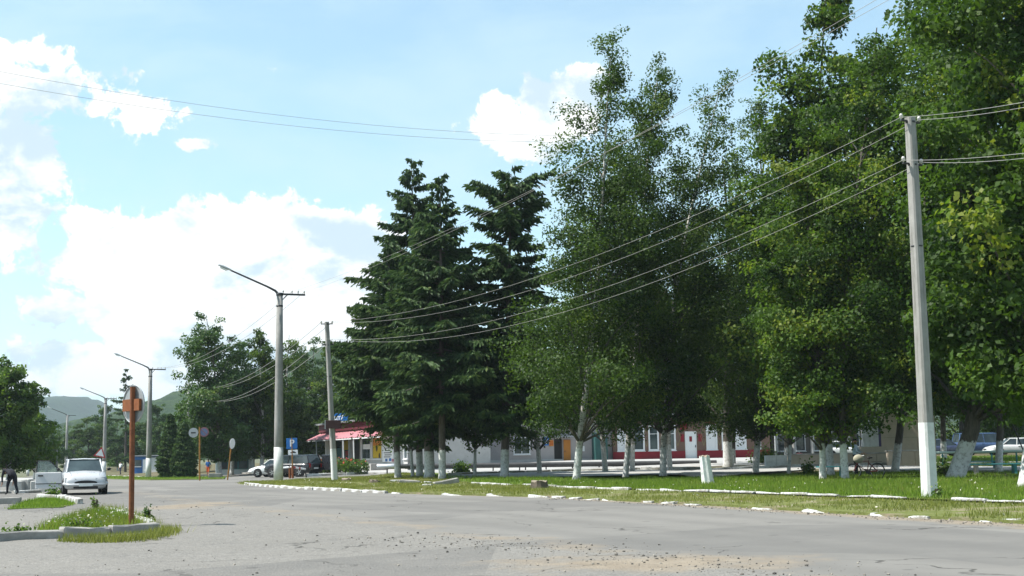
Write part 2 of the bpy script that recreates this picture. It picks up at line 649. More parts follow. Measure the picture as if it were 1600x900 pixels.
def broad_tree(name, label, base, H, rad, seed, leaf='birch', bark='birch', shape='birch', crown0=0.12, lean=(0, 0), trunk_r=0.16,
               wash=1.5, clumps=210, per=90, size=0.13, group=None, cat='tree', sigma=None, forks=0, skirt=0.0, bend=1.25, yellow=0.12, cz=0.6):
    rng = np.random.default_rng(seed)
    root = thing(name, label, cat, base, 0, group)
    rd = random.Random(seed)
    lx, ly = lean

    def axis(t):
        return np.array([lx * t ** bend + 0.012 * H * math.sin(5 * t + seed), ly * t ** bend + 0.010 * H * math.sin(4.1 * t + 2 * seed), H * t])
    a0 = axis(0)
    # boughs spread through the crown's outline, each a cluster of leafy twigs
    nl = max(14, clumps // 6)
    def heights(n_):
        u = np.linspace(0, 1, 200)
        w = np.interp(u, *SHAPES[shape]) ** 1.0 + .05
        cw = np.cumsum(w) / w.sum()
        return crown0 + (1 - crown0) * np.interp(rng.random(n_), cw, u)
    tt = heights(nl)
    q = (tt - crown0) / (1 - crown0)
    env = np.interp(q, *SHAPES[shape]) * rad
    ang = rng.uniform(0, 2 * math.pi, nl) + np.arange(nl) * 2.4
    lobes = 1 + 0.20 * np.sin(3 * ang + seed + 5 * q) + 0.15 * np.sin(5 * ang - 2 * seed + 11 * q)
    rr = env * lobes * rng.uniform(0.10, 1.0, nl) ** 0.55
    if skirt:
        rr *= 1 + skirt * np.clip(0.35 - q, 0, 1)
    lob = np.array([axis(min(t, 1)) - a0 for t in tt]) + np.stack([rr * np.cos(ang), rr * np.sin(ang), rng.normal(0, 0.012 * H, nl)], 1)
    lsg = (0.19 * rad + 0.10) * rng.uniform(.65, 1.35, nl) * np.clip(.32 + .75 * np.interp(q, *SHAPES[shape]), .3, 1)
    li = rng.integers(0, nl, clumps)
    li[:nl] = np.arange(nl)
    bough = unit(np.stack([np.cos(ang), np.sin(ang), .35 + 1.5 * q], 1))
    o3 = rng.normal(size=(clumps, 3)) * np.array([1, 1, .7])
    al = (o3 * bough[li]).sum(1, keepdims=True)
    o3 = o3 * .80 + bough[li] * al * np.interp(q[li], [0, .5, .75, 1], [.9, 1.0, 1.3, 1.5])[:, None]
    o3 *= np.minimum(1, 2.0 / np.maximum(np.linalg.norm(o3, axis=1, keepdims=True), 1e-6))
    o3[:nl] = 0
    ctr = lob[li] + o3 * lsg[li][:, None]
    free = np.arange(clumps) >= int(clumps * .68)
    nf = free.sum()
    tf = heights(nf)
    qf = (tf - crown0) / (1 - crown0)
    af = rng.uniform(0, 6.283, nf)
    rf = np.interp(qf, *SHAPES[shape]) * rad * (1 + .2 * np.sin(3 * af + seed + 5 * qf)) * rng.random(nf) ** .6 * 1.02
    ctr[free] = np.array([axis(min(t, 1)) - a0 for t in tf]) + np.stack([rf * np.cos(af), rf * np.sin(af), np.zeros(nf)], 1)
    sg = (sigma or 0.105 * rad + .07) * rng.uniform(0.6, 1.45, clumps)
    qc = np.clip((ctr[:, 2] / H - crown0) / (1 - crown0), 0, 1)
    sg = sg * (.5 + .5 * np.interp(qc, *SHAPES[shape]))
    npl = np.maximum(8, (per * (sg / sg.mean()) ** 1.5)).astype(int)
    idx = np.repeat(np.arange(clumps), npl)
    off = rng.normal(size=(len(idx), 3)) * np.array([1, 1, cz])
    off *= np.minimum(1, 1.75 / np.maximum(np.linalg.norm(off, axis=1, keepdims=True), 1e-6))
    pts = ctr[idx] + off * sg[idx][:, None]
    low = H * crown0 * 0.72
    pts[:, 2] = np.where(pts[:, 2] < low, low + rng.random(len(pts)) * .9, pts[:, 2])
    outw = unit(pts - np.where(free[:, None], ctr, lob[li])[idx]) * .9
    shade = np.clip(rng.normal(0.40, 0.17, nl), 0.05, 0.75)
    ylobe = rng.random(nl) < yellow
    shade[ylobe] = rng.uniform(.72, .92, ylobe.sum())
    tint = np.clip(shade[li][idx] + rng.normal(0, 0.09, len(idx)), 0, 0.97)
    tt = np.clip(ctr[:, 2] / H, crown0, .97)
    crown = obj('crown', np_mesh('crown', leaf_quads(rng, pts, size, out=outw), 4, LEAF[leaf], tint), root)
    # trunk, limbs and twigs
    mb = MB()
    mb.sm = True
    n = 12
    tp = [Vector(axis(i / n * 0.95) - a0) for i in range(n + 1)]
    tr = [trunk_r * (1.35 if i == 0 else 1) * (1 - 0.93 * (i / n) ** 0.85) + 0.012 for i in range(n + 1)]
    tp.insert(1, tp[0].lerp(tp[1], 0.3 / max(0.31, (tp[1] - tp[0]).length)))
    tr.insert(1, trunk_r * 1.06)
    tp[0] = tp[0] - Vector((0, 0, 0.15))
    mb.tube(tp, tr, 9)
    mb.mi = 1
    order = np.arange(min(nl, 60))
    for j in order:
        c = Vector(ctr[j])
        t1 = tt[j]
        dist = math.hypot(*(ctr[j] - (axis(t1) - a0))[:2])
        t0 = max(crown0 * 0.8, min(0.93, t1 - (dist * (1.1 if bark == 'birch' else 0.9) + 0.3) / H))
        s = Vector(axis(t0) - a0)
        m = s.lerp(c, 0.5) + Vector((0, 0, 0.10 * dist))
        r0 = max(0.014, trunk_r * 0.42 * (1 - t0) ** 0.8)
        mb.tube([s, s.lerp(m, 0.5) + Vector((0, 0, .02)), m, c], [r0, r0 * .75, r0 * 0.5, 0.008], 5, False)
    mb.mi = 0
    for k in range(forks):
        t0 = 0.16 + 0.1 * k
        s = Vector(axis(t0) - a0)
        a = rd.uniform(0, 6.28)
        e = s + Vector((math.cos(a) * rad * 0.5, math.sin(a) * rad * 0.5, H * 0.5))
        mb.tube([s, s.lerp(e, .35) + Vector((math.cos(a), math.sin(a), 0)) * rad * .1, s.lerp(e, .7) + Vector((math.cos(a), math.sin(a), 0)) * rad * .06, e], [trunk_r * .62, trunk_r * .5, trunk_r * .3, .03], 7)
    root['height'], root['radius'] = H, rad
    mb.build('trunk', [bark_mat(bark + '_bark', bark, wash), bark_mat('twig_bark', 'maple', 0)], root)
    return root


def spruce_tree(name, label, base, H, rad, seed, crown0=0.12, trunk_r=0.2, wash=1.5, density=1.0, flat=False, lean=(0, 0), group=None, size=0.30, prune=0.0):
    rng = np.random.default_rng(seed)
    rd = random.Random(seed)
    root = thing(name, label, 'tree', base, 0, group)
    mb = MB()
    mb.sm = True
    mb.tube([(lean[0] * t, lean[1] * t, H * t - (0.15 if t == 0 else 0)) for t in (0, .02, .25, .5, .75, .99)], [trunk_r * 1.3, trunk_r, trunk_r * .82, trunk_r * .58, trunk_r * .32, .015], 9)
    P, AX, NR, TI, SZ = [], [], [], [], []
    z = H * crown0
    while z < H * 0.985:
        q = (z / H - crown0) / (1 - crown0)
        if flat:
            L = rad * np.interp(q, [0, .15, .4, .7, .85, .95, 1], [.75, 1, .95, .8, .72, .5, .14])
        else:
            L = rad * np.interp(q, [0, .06, .2, .5, .8, .95, 1], [.50, .82, 1.0, .76, .34, .12, .03])
        nb = int(round((5.4 if q < 0.6 else 4.2) * density ** 0.5))
        a0 = rd.uniform(0, 6.28)
        for b in range(nb):
            if rd.random() < prune:
                continue
            a = a0 + 6.283 * b / nb + rd.uniform(-.25, .25)
            l = L * (rd.uniform(0.5, 1.05) if rd.random() < .7 else rd.uniform(1.0, 1.45)) + 0.10
            droop = (0.40 - 0.85 * q + rd.uniform(-.16, .16)) * l
            zb = z + rd.uniform(-1, 1) * H * 0.024
            d = np.array([math.cos(a), math.sin(a), 0.0])
            side = np.array([-math.sin(a), math.cos(a), 0.0])
            s0 = np.array([lean[0] * z / H, lean[1] * z / H, zb])
            cur = lambda t: s0 + d * l * t + np.array([0, 0, -droop * (t ** 1.2) * (1.25 - 0.55 * t) + 0.10 * l * max(0, t - .6)])
            mb.tube([cur(0), cur(.35), cur(.7), cur(1)], [0.012 + 0.012 * l, 0.01 + .008 * l, .014, .006], 4, False)
            ns = max(4, int(9.5 * l * density))
            for k in range(ns):
                t = 0.16 + 0.84 * (k + rd.random()) / ns
                c = cur(t)
                tl = (0.18 + 0.30 * l * (1 - t) ** 0.7 * (0.4 + t)) * rd.uniform(.6, 1.5)
                for sd in (-1, 1):
                    dirv = d * 0.72 + side * sd * rd.uniform(.55, 1.0) + np.array([0, 0, rd.uniform(-.75, .0)])
                    dirv /= np.linalg.norm(dirv)
                    m = max(1, int(tl / 0.17))
                    for i in range(m):
                        P.append(c + dirv * tl * (i + 0.5) / m)
                        AX.append(dirv + np.array([0, 0, rd.uniform(-.55, .1)]))
                        SZ.append(size * rd.uniform(.75, 1.25))
                        TI.append(np.clip(rd.gauss(0.36 + 0.34 * t * (t > .65), .17), 0, .98))
                for _h in range(2 if rd.random() < .6 else 1):
                    P.append(c + np.array([rd.uniform(-.1, .1), rd.uniform(-.1, .1), -0.24 * rd.random()]))
                    AX.append(d * .4 + np.array([rd.uniform(-.3, .3), rd.uniform(-.3, .3), -1.0]))
                    SZ.append(size * rd.uniform(.8, 1.4))
                    TI.append(np.clip(rd.gauss(0.22, .14), 0, .8))
            P.append(cur(1.0))
            AX.append(d + np.array([0, 0, .1]))
            SZ.append(size)
            TI.append(.6)
        z += H * 0.0205 * rd.uniform(.8, 1.2) / density ** 0.5 * (1 if q < .75 else 0.8)
    P, AX, SZ, TI = np.array(P), unit(np.array(AX)), np.array(SZ)[:, None], np.array(TI)
    # every spray is two crossed narrow fans of needles
    nr = unit(rng.normal(size=P.shape) * .55 + np.array([0, 0, 1.0]))
    nr = unit(nr - AX * (nr * AX).sum(1, keepdims=True))
    V = []
    for nn in (nr, unit(np.cross(nr, AX) + 0.4 * nr)):
        b = np.cross(nn, AX)
        v = np.empty((len(P), 4, 3))
        v[:, 0] = P - AX * SZ * .5
        v[:, 1] = P + AX * SZ * .08 + b * SZ * .17
        v[:, 2] = P + AX * SZ * .55
        v[:, 3] = P + AX * SZ * .08 - b * SZ * .17
        V.append(v.reshape(-1, 3))
    obj('crown', np_mesh('crown', np.concatenate(V), 4, LEAF['needle'], np.concatenate([TI, TI])), root)
    mb.build('trunk', bark_mat('spruce_bark', 'spruce', wash), root)
    return root


def plant_copy(proto, label, base, H, rad, rz, wide=1.0):
    c = copy_tree(proto)
    c.location, c.rotation_euler = base, (0, 0, rz)
    k = H / proto['height']
    w = rad / proto['radius'] * wide
    c.scale = (w, w, k)
    c['label'] = label
    return c


def in_poly(x, y, poly):
    c = np.zeros(len(x), bool)
    j = len(poly) - 1
    for i in range(len(poly)):
        xi, yi = poly[i][0], poly[i][1]
        xj, yj = poly[j][0], poly[j][1]
        hit = ((yi > y) != (yj > y)) & (x < (xj - xi) * (y - yi) / (yj - yi + 1e-12) + xi)
        c ^= hit
        j = i
    return c


def vnoise(x, y, s, seed=0):
    """cheap smooth noise in [0, 1]"""
    r = np.random.default_rng(seed)
    tab = r.random((64, 64))
    u, v = x * s, y * s
    i, j = np.floor(u).astype(int), np.floor(v).astype(int)
    f, g = u - i, v - j
    f, g = f * f * (3 - 2 * f), g * g * (3 - 2 * g)
    t = lambda a, b: tab[a % 64, b % 64]
    return (t(i, j) * (1 - f) + t(i + 1, j) * f) * (1 - g) + (t(i, j + 1) * (1 - f) + t(i + 1, j + 1) * f) * g


def grass(name, label, poly, count, h, seed, mat='grass', off=0.05, width=0.02, patch=0.45, cat='grass', edge=0.0):
    """blades of grass standing on a sheet"""
    rng = np.random.default_rng(seed)
    xs, ys = [p[0] for p in poly], [p[1] for p in poly]
    X, Y = np.empty(0), np.empty(0)
    while len(X) < count:
        x, y = rng.uniform(min(xs), max(xs), count), rng.uniform(min(ys), max(ys), count)
        k = in_poly(x, y, poly)
        k &= (0.65 * vnoise(x, y, .9, seed) + .35 * vnoise(x, y, 3.1, seed + 1)) > patch * rng.uniform(.55, 1.2, count)
        X, Y = np.append(X, x[k]), np.append(Y, y[k])
    X, Y = X[:count], Y[:count]
    X = X + rng.normal(0, edge, count)
    Y = Y + rng.normal(0, edge, count)
    hh = h * rng.uniform(.45, 1.25, count) * (0.55 + 0.9 * vnoise(X, Y, .7, seed + 2))
    Z = zt(X, Y) + off - 0.01
    a = rng.uniform(0, 6.283, count)
    w = width * rng.uniform(.6, 1.3, count)
    la = rng.uniform(0, 6.283, count)
    ln = hh * rng.uniform(.1, .6, count)
    v = np.empty((count, 3, 3))
    v[:, 0] = np.stack([X - np.cos(a) * w / 2, Y - np.sin(a) * w / 2, Z], 1)
    v[:, 1] = np.stack([X + np.cos(a) * w / 2, Y + np.sin(a) * w / 2, Z], 1)
    v[:, 2] = np.stack([X + np.cos(la) * ln, Y + np.sin(la) * ln, Z + hh], 1)
    tint = np.clip(rng.normal(.35, .2, count) + .35 * (vnoise(X, Y, .5, seed + 3) - .5), 0, 1)
    o = obj(name, np_mesh(name, v.reshape(-1, 3), 3, LEAF[mat], tint))
    return tag(o, label, cat, None, 'stuff')

# ------------------------------------------------------------------ ground materials
ROAD_DIR = math.atan2(0.88, -0.47)


def ground_material():
    t = NT('dirt_and_grass')
    n = t.noise(0.35, 6, 0.65)
    c = t.mix(t.rng(n, 0.40, 0.60), (0.16, 0.135, 0.10), (0.075, 0.105, 0.03))
    c = t.mix(t.rng(t.noise(3.0, 6, 0.7), 0.3, 0.7, 0, .55), c, (0.05, 0.06, 0.025))
    t.col(c)
    t.rough(0.95)
    t.bump(t.noise(8, 6, .7), .6, .05)
    return t.mat


def road_material():
    t = NT('worn_asphalt')
    sand, rough_, lane = t.attr('sand'), t.attr('rough'), t.attr('lane')
    big = t.noise(0.22, 5, 0.6)
    mid = t.noise(1.6, 6, 0.65)
    fine = t.noise(55, 3, 0.7)
    streak = t.noise(0.55, 6, 0.6, stretch=(0.09, 1.6, 1), rotz=ROAD_DIR)
    a = t.mix(t.rng(big, 0.35, 0.65), (0.161, 0.159, 0.154), (0.205, 0.201, 0.194))
    a = t.mix(t.rng(streak, 0.38, 0.66, 0, 0.42), a, (0.244, 0.239, 0.227))
    a = t.mix(t.rng(mid, 0.5, 0.75, 0, 0.30), a, (0.132, 0.131, 0.128))
    # aggregate of the coarse apron
    sp = t.vor(26, out=1)
    spx = t.xyz(sp)
    ag = t.mix(t.rng(spx[0], 0.0, 1.0), (0.104, 0.101, 0.098), (0.299, 0.290, 0.273))
    ag = t.mix(t.rng(t.noise(0.9, 6, .7), .42, .62, 0, .62), ag, (0.195, 0.187, 0.172))
    a = t.mix(t.math('MULTIPLY', t.rng(t.math('ADD', rough_, t.math('MULTIPLY', t.math('SUBTRACT', mid, .5), 0.9)), .35, .65), 0.48), a, ag)
    # polished wheel tracks, oil drips and darker repair patches
    a = t.mix(t.math('MULTIPLY', lane, t.rng(streak, .3, .7, .15, .55)), a, (0.120, 0.118, 0.116))
    pt = t.vor(.16, 'F1', 1.0, out=1)
    px_ = t.xyz(pt)
    a = t.mix(t.math('MULTIPLY', t.rng(px_[0], .70, .72), t.rng(t.noise(.6, 5, .7), .3, .6, .2, .65)), a, (0.128, 0.127, 0.126))
    a = t.mix(t.math('MULTIPLY', t.rng(t.noise(2.6, 2, .4), .70, .76), .5), a, (0.06, 0.059, 0.058))
    # cracks
    wv = t.n.new('ShaderNodeVectorMath')
    wv.operation = 'MULTIPLY_ADD'
    nz = t.n.new('ShaderNodeTexNoise')
    nz.inputs['Scale'].default_value = 0.9
    nz.inputs['Detail'].default_value = 5
    t.l.new(t.obj, nz.inputs['Vector'])
    t.l.new(nz.outputs['Color'], wv.inputs[0])
    wv.inputs[1].default_value = (2.2, 2.2, 0)
    t.l.new(t.obj, wv.inputs[2])
    ck = t.vor(0.21, 'DISTANCE_TO_EDGE', vec=wv.outputs[0])
    ckm = t.math('MULTIPLY', t.rng(ck, 0.0025, 0.0065, 1, 0), t.rng(t.noise(.5, 3), .48, .56))
    a = t.mix(t.math('MULTIPLY', ckm, .85), a, (0.05, 0.048, 0.045))
    a = t.mix(t.rng(fine, 0.25, 0.75, 0, 0.30), a, (0.12, 0.12, 0.118))
    # blown sand and crumbled edges
    sd = t.mix(t.rng(t.noise(2.2, 6, .7), .3, .7), (0.19, 0.157, 0.12), (0.29, 0.25, 0.198))
    sd = t.mix(t.rng(t.vor(34, out=0), 0.05, 0.35, .55, 0), sd, (0.13, 0.115, 0.095))
    sm = t.rng(t.math('ADD', sand, t.math('MULTIPLY', t.math('SUBTRACT', t.noise(.75, 7, .68), .5), 1.5)), .42, .78)
    a = t.mix(t.math('MULTIPLY', sm, .85), a, sd)
    t.col(t.mix(1.0, a, (0.99, 0.965, 0.925), 'MULTIPLY'))
    t.rough(.92)
    t.p.inputs['Specular IOR Level'].default_value = 0.2
    h = t.math('MULTIPLY_ADD', t.vor(30), t.math('MULTIPLY_ADD', rough_, .8, .12), t.math('MULTIPLY', fine, .25))
    t.bump(t.math('SUBTRACT', h, t.math('MULTIPLY', ckm, 1.5)), .55, .018)
    return t.mat


def lawn_material(name, g0, g1, dirt, lo, hi):
    t = NT(name)
    c = t.mix(t.rng(t.noise(5, 6, .7), .3, .7), g0, g1)
    m = t.rng(t.noise(.8, 7, .68), lo, hi)
    c = t.mix(m, c, t.mix(t.rng(t.noise(14, 5, .7), .3, .7), tuple(x * .7 for x in dirt), dirt))
    t.col(c)
    t.rough(.95)
    t.p.inputs['Specular IOR Level'].default_value = .1
    t.bump(t.noise(18, 6, .7), .8, .04)
    return t.mat


M_GROUND = ground_material()
M_ROAD = road_material()
M_LAWN = lawn_material('lawn_turf', (0.075, 0.12, 0.022), (0.13, 0.18, 0.035), (0.16, 0.135, 0.09), .50, .64)
M_VERGE = lawn_material('verge_turf', (0.10, 0.125, 0.035), (0.17, 0.185, 0.065), (0.30, 0.25, 0.18), .50, .64)
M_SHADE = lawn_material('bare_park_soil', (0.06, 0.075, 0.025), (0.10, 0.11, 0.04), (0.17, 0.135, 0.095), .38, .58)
M_PAVE = surf('pale_pavement', (0.36, 0.355, 0.345), .9, .16, 1.6, .4, dirt=(0.24, 0.22, 0.19))
M_CONC = surf('concrete', (0.36, 0.35, 0.335), .9, .2, 3.0, .5, dirt=(0.2, 0.19, 0.17))
M_CONC_D = surf('old_concrete', (0.27, 0.26, 0.245), .92, .25, 4.0, .6, dirt=(0.14, 0.13, 0.11))
M_WASH = surf('white_wash', (0.56, 0.57, 0.565), .85, .12, 4.0, .5, dirt=(0.33, 0.32, 0.295))
M_POLE = surf('pole_concrete', (0.27, 0.265, 0.25), .88, .2, 3.0, .45, dirt=(0.15, 0.14, 0.125))


def pole_material():
    t = NT('stained_pole')
    n = t.noise(2.5, 6, .65)
    c = t.mix(t.rng(n, .3, .7), (0.215, 0.21, 0.198), (0.295, 0.288, 0.272))
    st = t.noise(7, 5, .65, stretch=(1.6, 1.6, .09))
    c = t.mix(t.rng(st, .52, .68, 0, .75), c, (0.12, 0.113, 0.10))
    c = t.mix(t.rng(t.noise(30, 4, .7), .66, .72, 0, .7), c, (0.10, 0.095, 0.085))
    t.col(c)
    t.rough(.9)
    t.bump(t.noise(24, 5, .7), .5, .012)
    return t.mat


M_POLE = pole_material()


def edge_dist(X, Y, line):
    d = np.full(X.shape, 1e9)
    for (a, b) in zip(line[:-1], line[1:]):
        ax, ay, bx, by = a[0], a[1], b[0], b[1]
        L2 = (bx - ax) ** 2 + (by - ay) ** 2
        t = np.clip(((X - ax) * (bx - ax) + (Y - ay) * (by - ay)) / L2, 0, 1)
        d = np.minimum(d, np.hypot(X - ax - t * (bx - ax), Y - ay - t * (by - ay)))
    return d


# terrain sheet out to the hills
def grid_sheet(name, xs, ys, off, mat, attrs=None, keep=None, bumpf=None):
    X, Y = np.meshgrid(xs, ys)
    Z = zt(X, Y) + off
    if bumpf is not None:
        Z = Z + bumpf(X, Y)
    nx, ny = len(xs), len(ys)
    v = np.stack([X, Y, Z], -1).reshape(-1, 3)
    i = np.arange((ny - 1) * (nx - 1))
    r, c = i // (nx - 1), i % (nx - 1)
    q = np.stack([r * nx + c, r * nx + c + 1, (r + 1) * nx + c + 1, (r + 1) * nx + c], 1)
    if keep is not None:
        cx = v[q].mean(1)
        q = q[keep(cx[:, 0], cx[:, 1])]
    me = bpy.data.meshes.new(name)
    me.vertices.add(len(v))
    me.vertices.foreach_set('co', v.astype(np.float32).ravel())
    me.loops.add(len(q) * 4)
    me.loops.foreach_set('vertex_index', q.astype(np.int32).ravel())
    me.polygons.add(len(q))
    me.polygons.foreach_set('loop_start', np.arange(0, len(q) * 4, 4, dtype=np.int32))
    me.polygons.foreach_set('use_smooth', np.ones(len(q), bool))
    for k, a in (attrs or {}).items():
        at = me.attributes.new(k, 'FLOAT', 'POINT')
        at.data.foreach_set('value', a(X, Y).astype(np.float32).ravel())
    me.materials.append(mat)
    me.update(calc_edges=True)
    return tag(obj(name, me), kind='structure')


xs = np.concatenate([[-6000, -3000, -1500, -800, -400, -250], np.arange(-180, 121, 6.0), [180, 300, 500, 900, 1800, 3500, 6000]])
ys = np.concatenate([[-300, -100, -40, -10], np.arange(0, 300, 6.0), [330, 400, 500, 700, 1000, 1600, 2600, 4500, 7000]])
grid_sheet('ground', xs, ys, -0.045, M_GROUND)

# far edge of the main carriageway, then its kerb round the corner into the side street
FAR_EDGE = [G(*p) for p in ((1990, 845), (1800, 832), (1600, 819), (1350, 805), (1100, 790), (860, 777.5), (660, 772.5), (520, 766.5), (440, 762), (392, 758.5), (372, 756))]
NEAR_EDGE = [G(*p) for p in ((1420, 925), (1230, 899), (1080, 880), (920, 857), (760, 838), (620, 820), (480, 803), (360, 790), (270, 778), (190, 768))]
SIDE_BACK = [G(*p) for p in ((640, 739.5), (560, 746), (480, 750.5), (384, 754.5), (372, 756))]


def sand_f(X, Y):
    near = np.exp(-(edge_dist(X, Y, NEAR_EDGE) / 1.15) ** 2)
    far = np.exp(-(edge_dist(X, Y, FAR_EDGE[:7]) / np.clip(2.0 - 0.042 * Y, .22, 1.4)) ** 2) * 1.0
    p = G(300, 790)
    pat = 0.8 * np.exp(-(((X - p.x) / 1.6) ** 2 + ((Y - p.y) / 3.8) ** 2))
    p2 = G(1010, 880)
    pat2 = 0.85 * np.exp(-(((X - p2.x) / 2.8) ** 2 + ((Y - p2.y) / 1.7) ** 2))
    return np.maximum(np.maximum(near * .50, far), np.maximum(pat, pat2))


NE = [(p.x, p.y) for p in NEAR_EDGE]


def rough_f(X, Y):
    poly = NE + [G(60, 758)[:2], (-60, 60), (-60, 0), (20, 0)]
    ins = in_poly(X.ravel(), Y.ravel(), poly).reshape(X.shape)
    d = edge_dist(X, Y, NEAR_EDGE)
    return np.where(ins, np.clip(.5 + d * .8, 0, 1), np.clip(.5 - d * .8, 0, 1))


ROAD_POLY = [(26, 4), (26, 12)] + [(p.x + .25, p.y + .25) for p in FAR_EDGE[:-1]] + [(p.x + .1, p.y) for p in reversed(SIDE_BACK[:-1])]
ROAD_POLY += [tuple(G(*p)[:2]) for p in ((740, 737), (740, 731), (560, 733.5), (480, 735), (420, 738.5), (340, 741.5), (290, 746), (236, 747.6), (165, 743.2))]
ROAD_POLY += [tuple(GD(88, 300)[:2]), tuple(GD(70, 300)[:2]), tuple(GD(40, 160)[:2]), tuple(GD(-120, 110)[:2]), (-60, 85), (-60, 4)]


def lane_f(X, Y):
    d = edge_dist(X, Y, FAR_EDGE)
    return sum(np.exp(-((d - c) / .38) ** 2) for c in (2.2, 3.9, 5.6, 7.3)) * (rough_f(X, Y) < .5)


def bumps(X, Y):
    r = rough_f(X, Y)
    e = np.exp(-(edge_dist(X, Y, NEAR_EDGE) / .8) ** 2)
    return .030 * r * (vnoise(X, Y, 1.3, 3) - .4) + .014 * r * (vnoise(X, Y, 4.5, 4) - .5) + .035 * e * (vnoise(X, Y, 2.2, 5) - .25)


gx = np.concatenate([np.arange(-100, -24, 1.0), np.arange(-24, 14, .2), np.arange(14, 27, .6)])
gy = np.concatenate([np.arange(8, 40, .2), np.arange(40, 80, .5), np.arange(80, 302, 2.0)])
grid_sheet('road', gx, gy, 0.0, M_ROAD, {'sand': sand_f, 'rough': rough_f, 'lane': lane_f}, lambda x, y: in_poly(x, y, ROAD_POLY), bumps)


def sheet(name, poly, off, mat, skirt=0.12, label=None, cuts=2, wobble=0.0, kind='structure', seed=0):
    """a raised sheet with a sloping rim, following the terrain"""
    if wobble:
        out = []
        rg = random.Random(seed)
        for a, b in zip(poly, poly[1:] + poly[:1]):
            a, b = Vector(a[:2]), Vector(b[:2])
            n = max(1, int((b - a).length / 0.9))
            nr = Vector((b.y - a.y, a.x - b.x)).normalized()
            out += [a.lerp(b, i / n) + nr * (rg.uniform(-wobble, wobble) if i else 0) for i in range(n)]
        poly = out
    bm = bmesh.new()
    vs = [bm.verts.new((p[0], p[1], 0)) for p in poly]
    bm.faces.new(vs)
    bmesh.ops.triangulate(bm, faces=bm.faces[:], ngon_method='EAR_CLIP')
    for _ in range(cuts):
        long = [e for e in bm.edges if e.calc_length() > 5 and len(e.link_faces) == 2]
        if long:
            bmesh.ops.subdivide_edges(bm, edges=long, cuts=1, use_grid_fill=False)
            bmesh.ops.triangulate(bm, faces=bm.faces[:])
    for v in bm.verts:
        v.co.z = float(zt(v.co.x, v.co.y)) + off
    be = [e for e in bm.edges if e.is_boundary]
    r = bmesh.ops.extrude_edge_only(bm, edges=be)
    for v in [g for g in r['geom'] if isinstance(g, bmesh.types.BMVert)]:
        v.co.z -= skirt
    bmesh.ops.recalc_face_normals(bm, faces=bm.faces)
    me = bpy.data.meshes.new(name)
    bm.to_mesh(me)
    bm.free()
    me.materials.append(mat)
    o = obj(name, me)
    return tag(o, label, None, None, kind)


# verge, lawn, park floor, paths
INNER = [G(*p) for p in ((735, 757.5), (855, 763), (1000, 768.5), (1220, 776.5), (1415, 783.5), (1485, 786.5), (1600, 790), (1800, 799), (2000, 808))]
VERGE = [p for p in FAR_EDGE] + list(reversed(SIDE_BACK[:-1])) + INNER
VERGE = [(p.x, p.y) for p in VERGE]
sheet('verge', VERGE, 0.055, M_VERGE, wobble=.09, seed=3)
LAWN_BACK = [G(*p) for p in ((2000, 752), (1600, 752), (1300, 751), (1100, 750), (1000, 750), (900, 751), (780, 749), (690, 746), (640, 739.5))]
LAWN = [(p.x, p.y) for p in [G(640, 739.5)] + INNER] + [(p.x, p.y) for p in LAWN_BACK[:-1]]
sheet('lawn', LAWN, 0.085, M_LAWN, wobble=.05, seed=4)
PARK = [(p.x, p.y) for p in reversed(LAWN_BACK)] + [tuple(GD(1900, 150)[:2]), tuple(GD(1190, 118)[:2]), tuple(GD(640, 108)[:2])]
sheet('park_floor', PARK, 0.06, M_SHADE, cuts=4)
YARD = [tuple(GD(*p)[:2]) for p in ((560, 101), (700, 88), (900, 86.5), (1100, 86), (1290, 90), (1290, 119), (900, 119), (640, 116), (560, 124))]
sheet('yard', YARD, 0.12, M_PAVE, cuts=4)
PATH = [tuple(G(*p)[:2]) for p in ((700, 750), (780, 748), (900, 745.5), (1000, 744), (1100, 745), (1110, 737), (1000, 736.5), (900, 738.5), (780, 742), (700, 745))]
sheet('park_path', PATH, 0.11, M_PAVE, cuts=3)
PATH2 = [tuple(G(*p)[:2]) for p in ((1098, 752), (1190, 741.5), (1270, 735.5), (1270, 727.5), (1185, 730), (1100, 735.5), (1060, 743))]
sheet('park_path', PATH2, 0.135, M_PAVE, cuts=3)
PATH3 = [tuple(G(*p)[:2]) for p in ((1270, 734), (1420, 739), (1700, 740), (1700, 733.5), (1420, 731.5), (1270, 728.5))]
sheet('park_path', PATH3, 0.145, M_PAVE, cuts=3)
FARLAWN = [tuple(GD(*p)[:2]) for p in ((1455, 76), (1720, 74), (1720, 96), (1455, 98))]
sheet('far_lawn', FARLAWN, 0.13, M_LAWN, cuts=3)
SLIVER = [tuple(G(*p)[:2]) for p in ((165, 748.5), (235, 750.5), (350, 749), (352, 746.5), (300, 746), (236, 747), (165, 744.5))]
sheet('corner_lawn', SLIVER, 0.07, M_LAWN, cuts=2)
LEFTPARK = [tuple(G(*p)[:2]) for p in ((420, 739), (340, 741.5), (290, 745), (236, 746.5), (170, 743.5))] + [tuple(GD(118, 300)[:2]), tuple(GD(500, 200)[:2]), tuple(GD(520, 112)[:2])]
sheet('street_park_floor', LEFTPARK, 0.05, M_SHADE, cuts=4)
ISLE = [tuple(G(*p)[:2]) for p in ((60, 830), (92, 816), (140, 803), (170, 798), (205, 807), (236, 820), (243, 826), (170, 832), (95, 836))]
sheet('traffic_island', ISLE, 0.03, M_LAWN, cuts=1, wobble=.06, seed=6)
ISLE2 = [tuple(G(*p)[:2]) for p in ((12, 796), (45, 783), (75, 778), (108, 782), (118, 788), (95, 793.5))]
sheet('traffic_island', ISLE2, 0.02, M_LAWN, cuts=1, wobble=.06, seed=7)
LEFTYARD = [tuple(G(*p)[:2]) for p in ((-80, 757), (96, 757), (70, 748), (-80, 745))]
sheet('left_pavement', LEFTYARD, 0.05, M_PAVE, cuts=2)


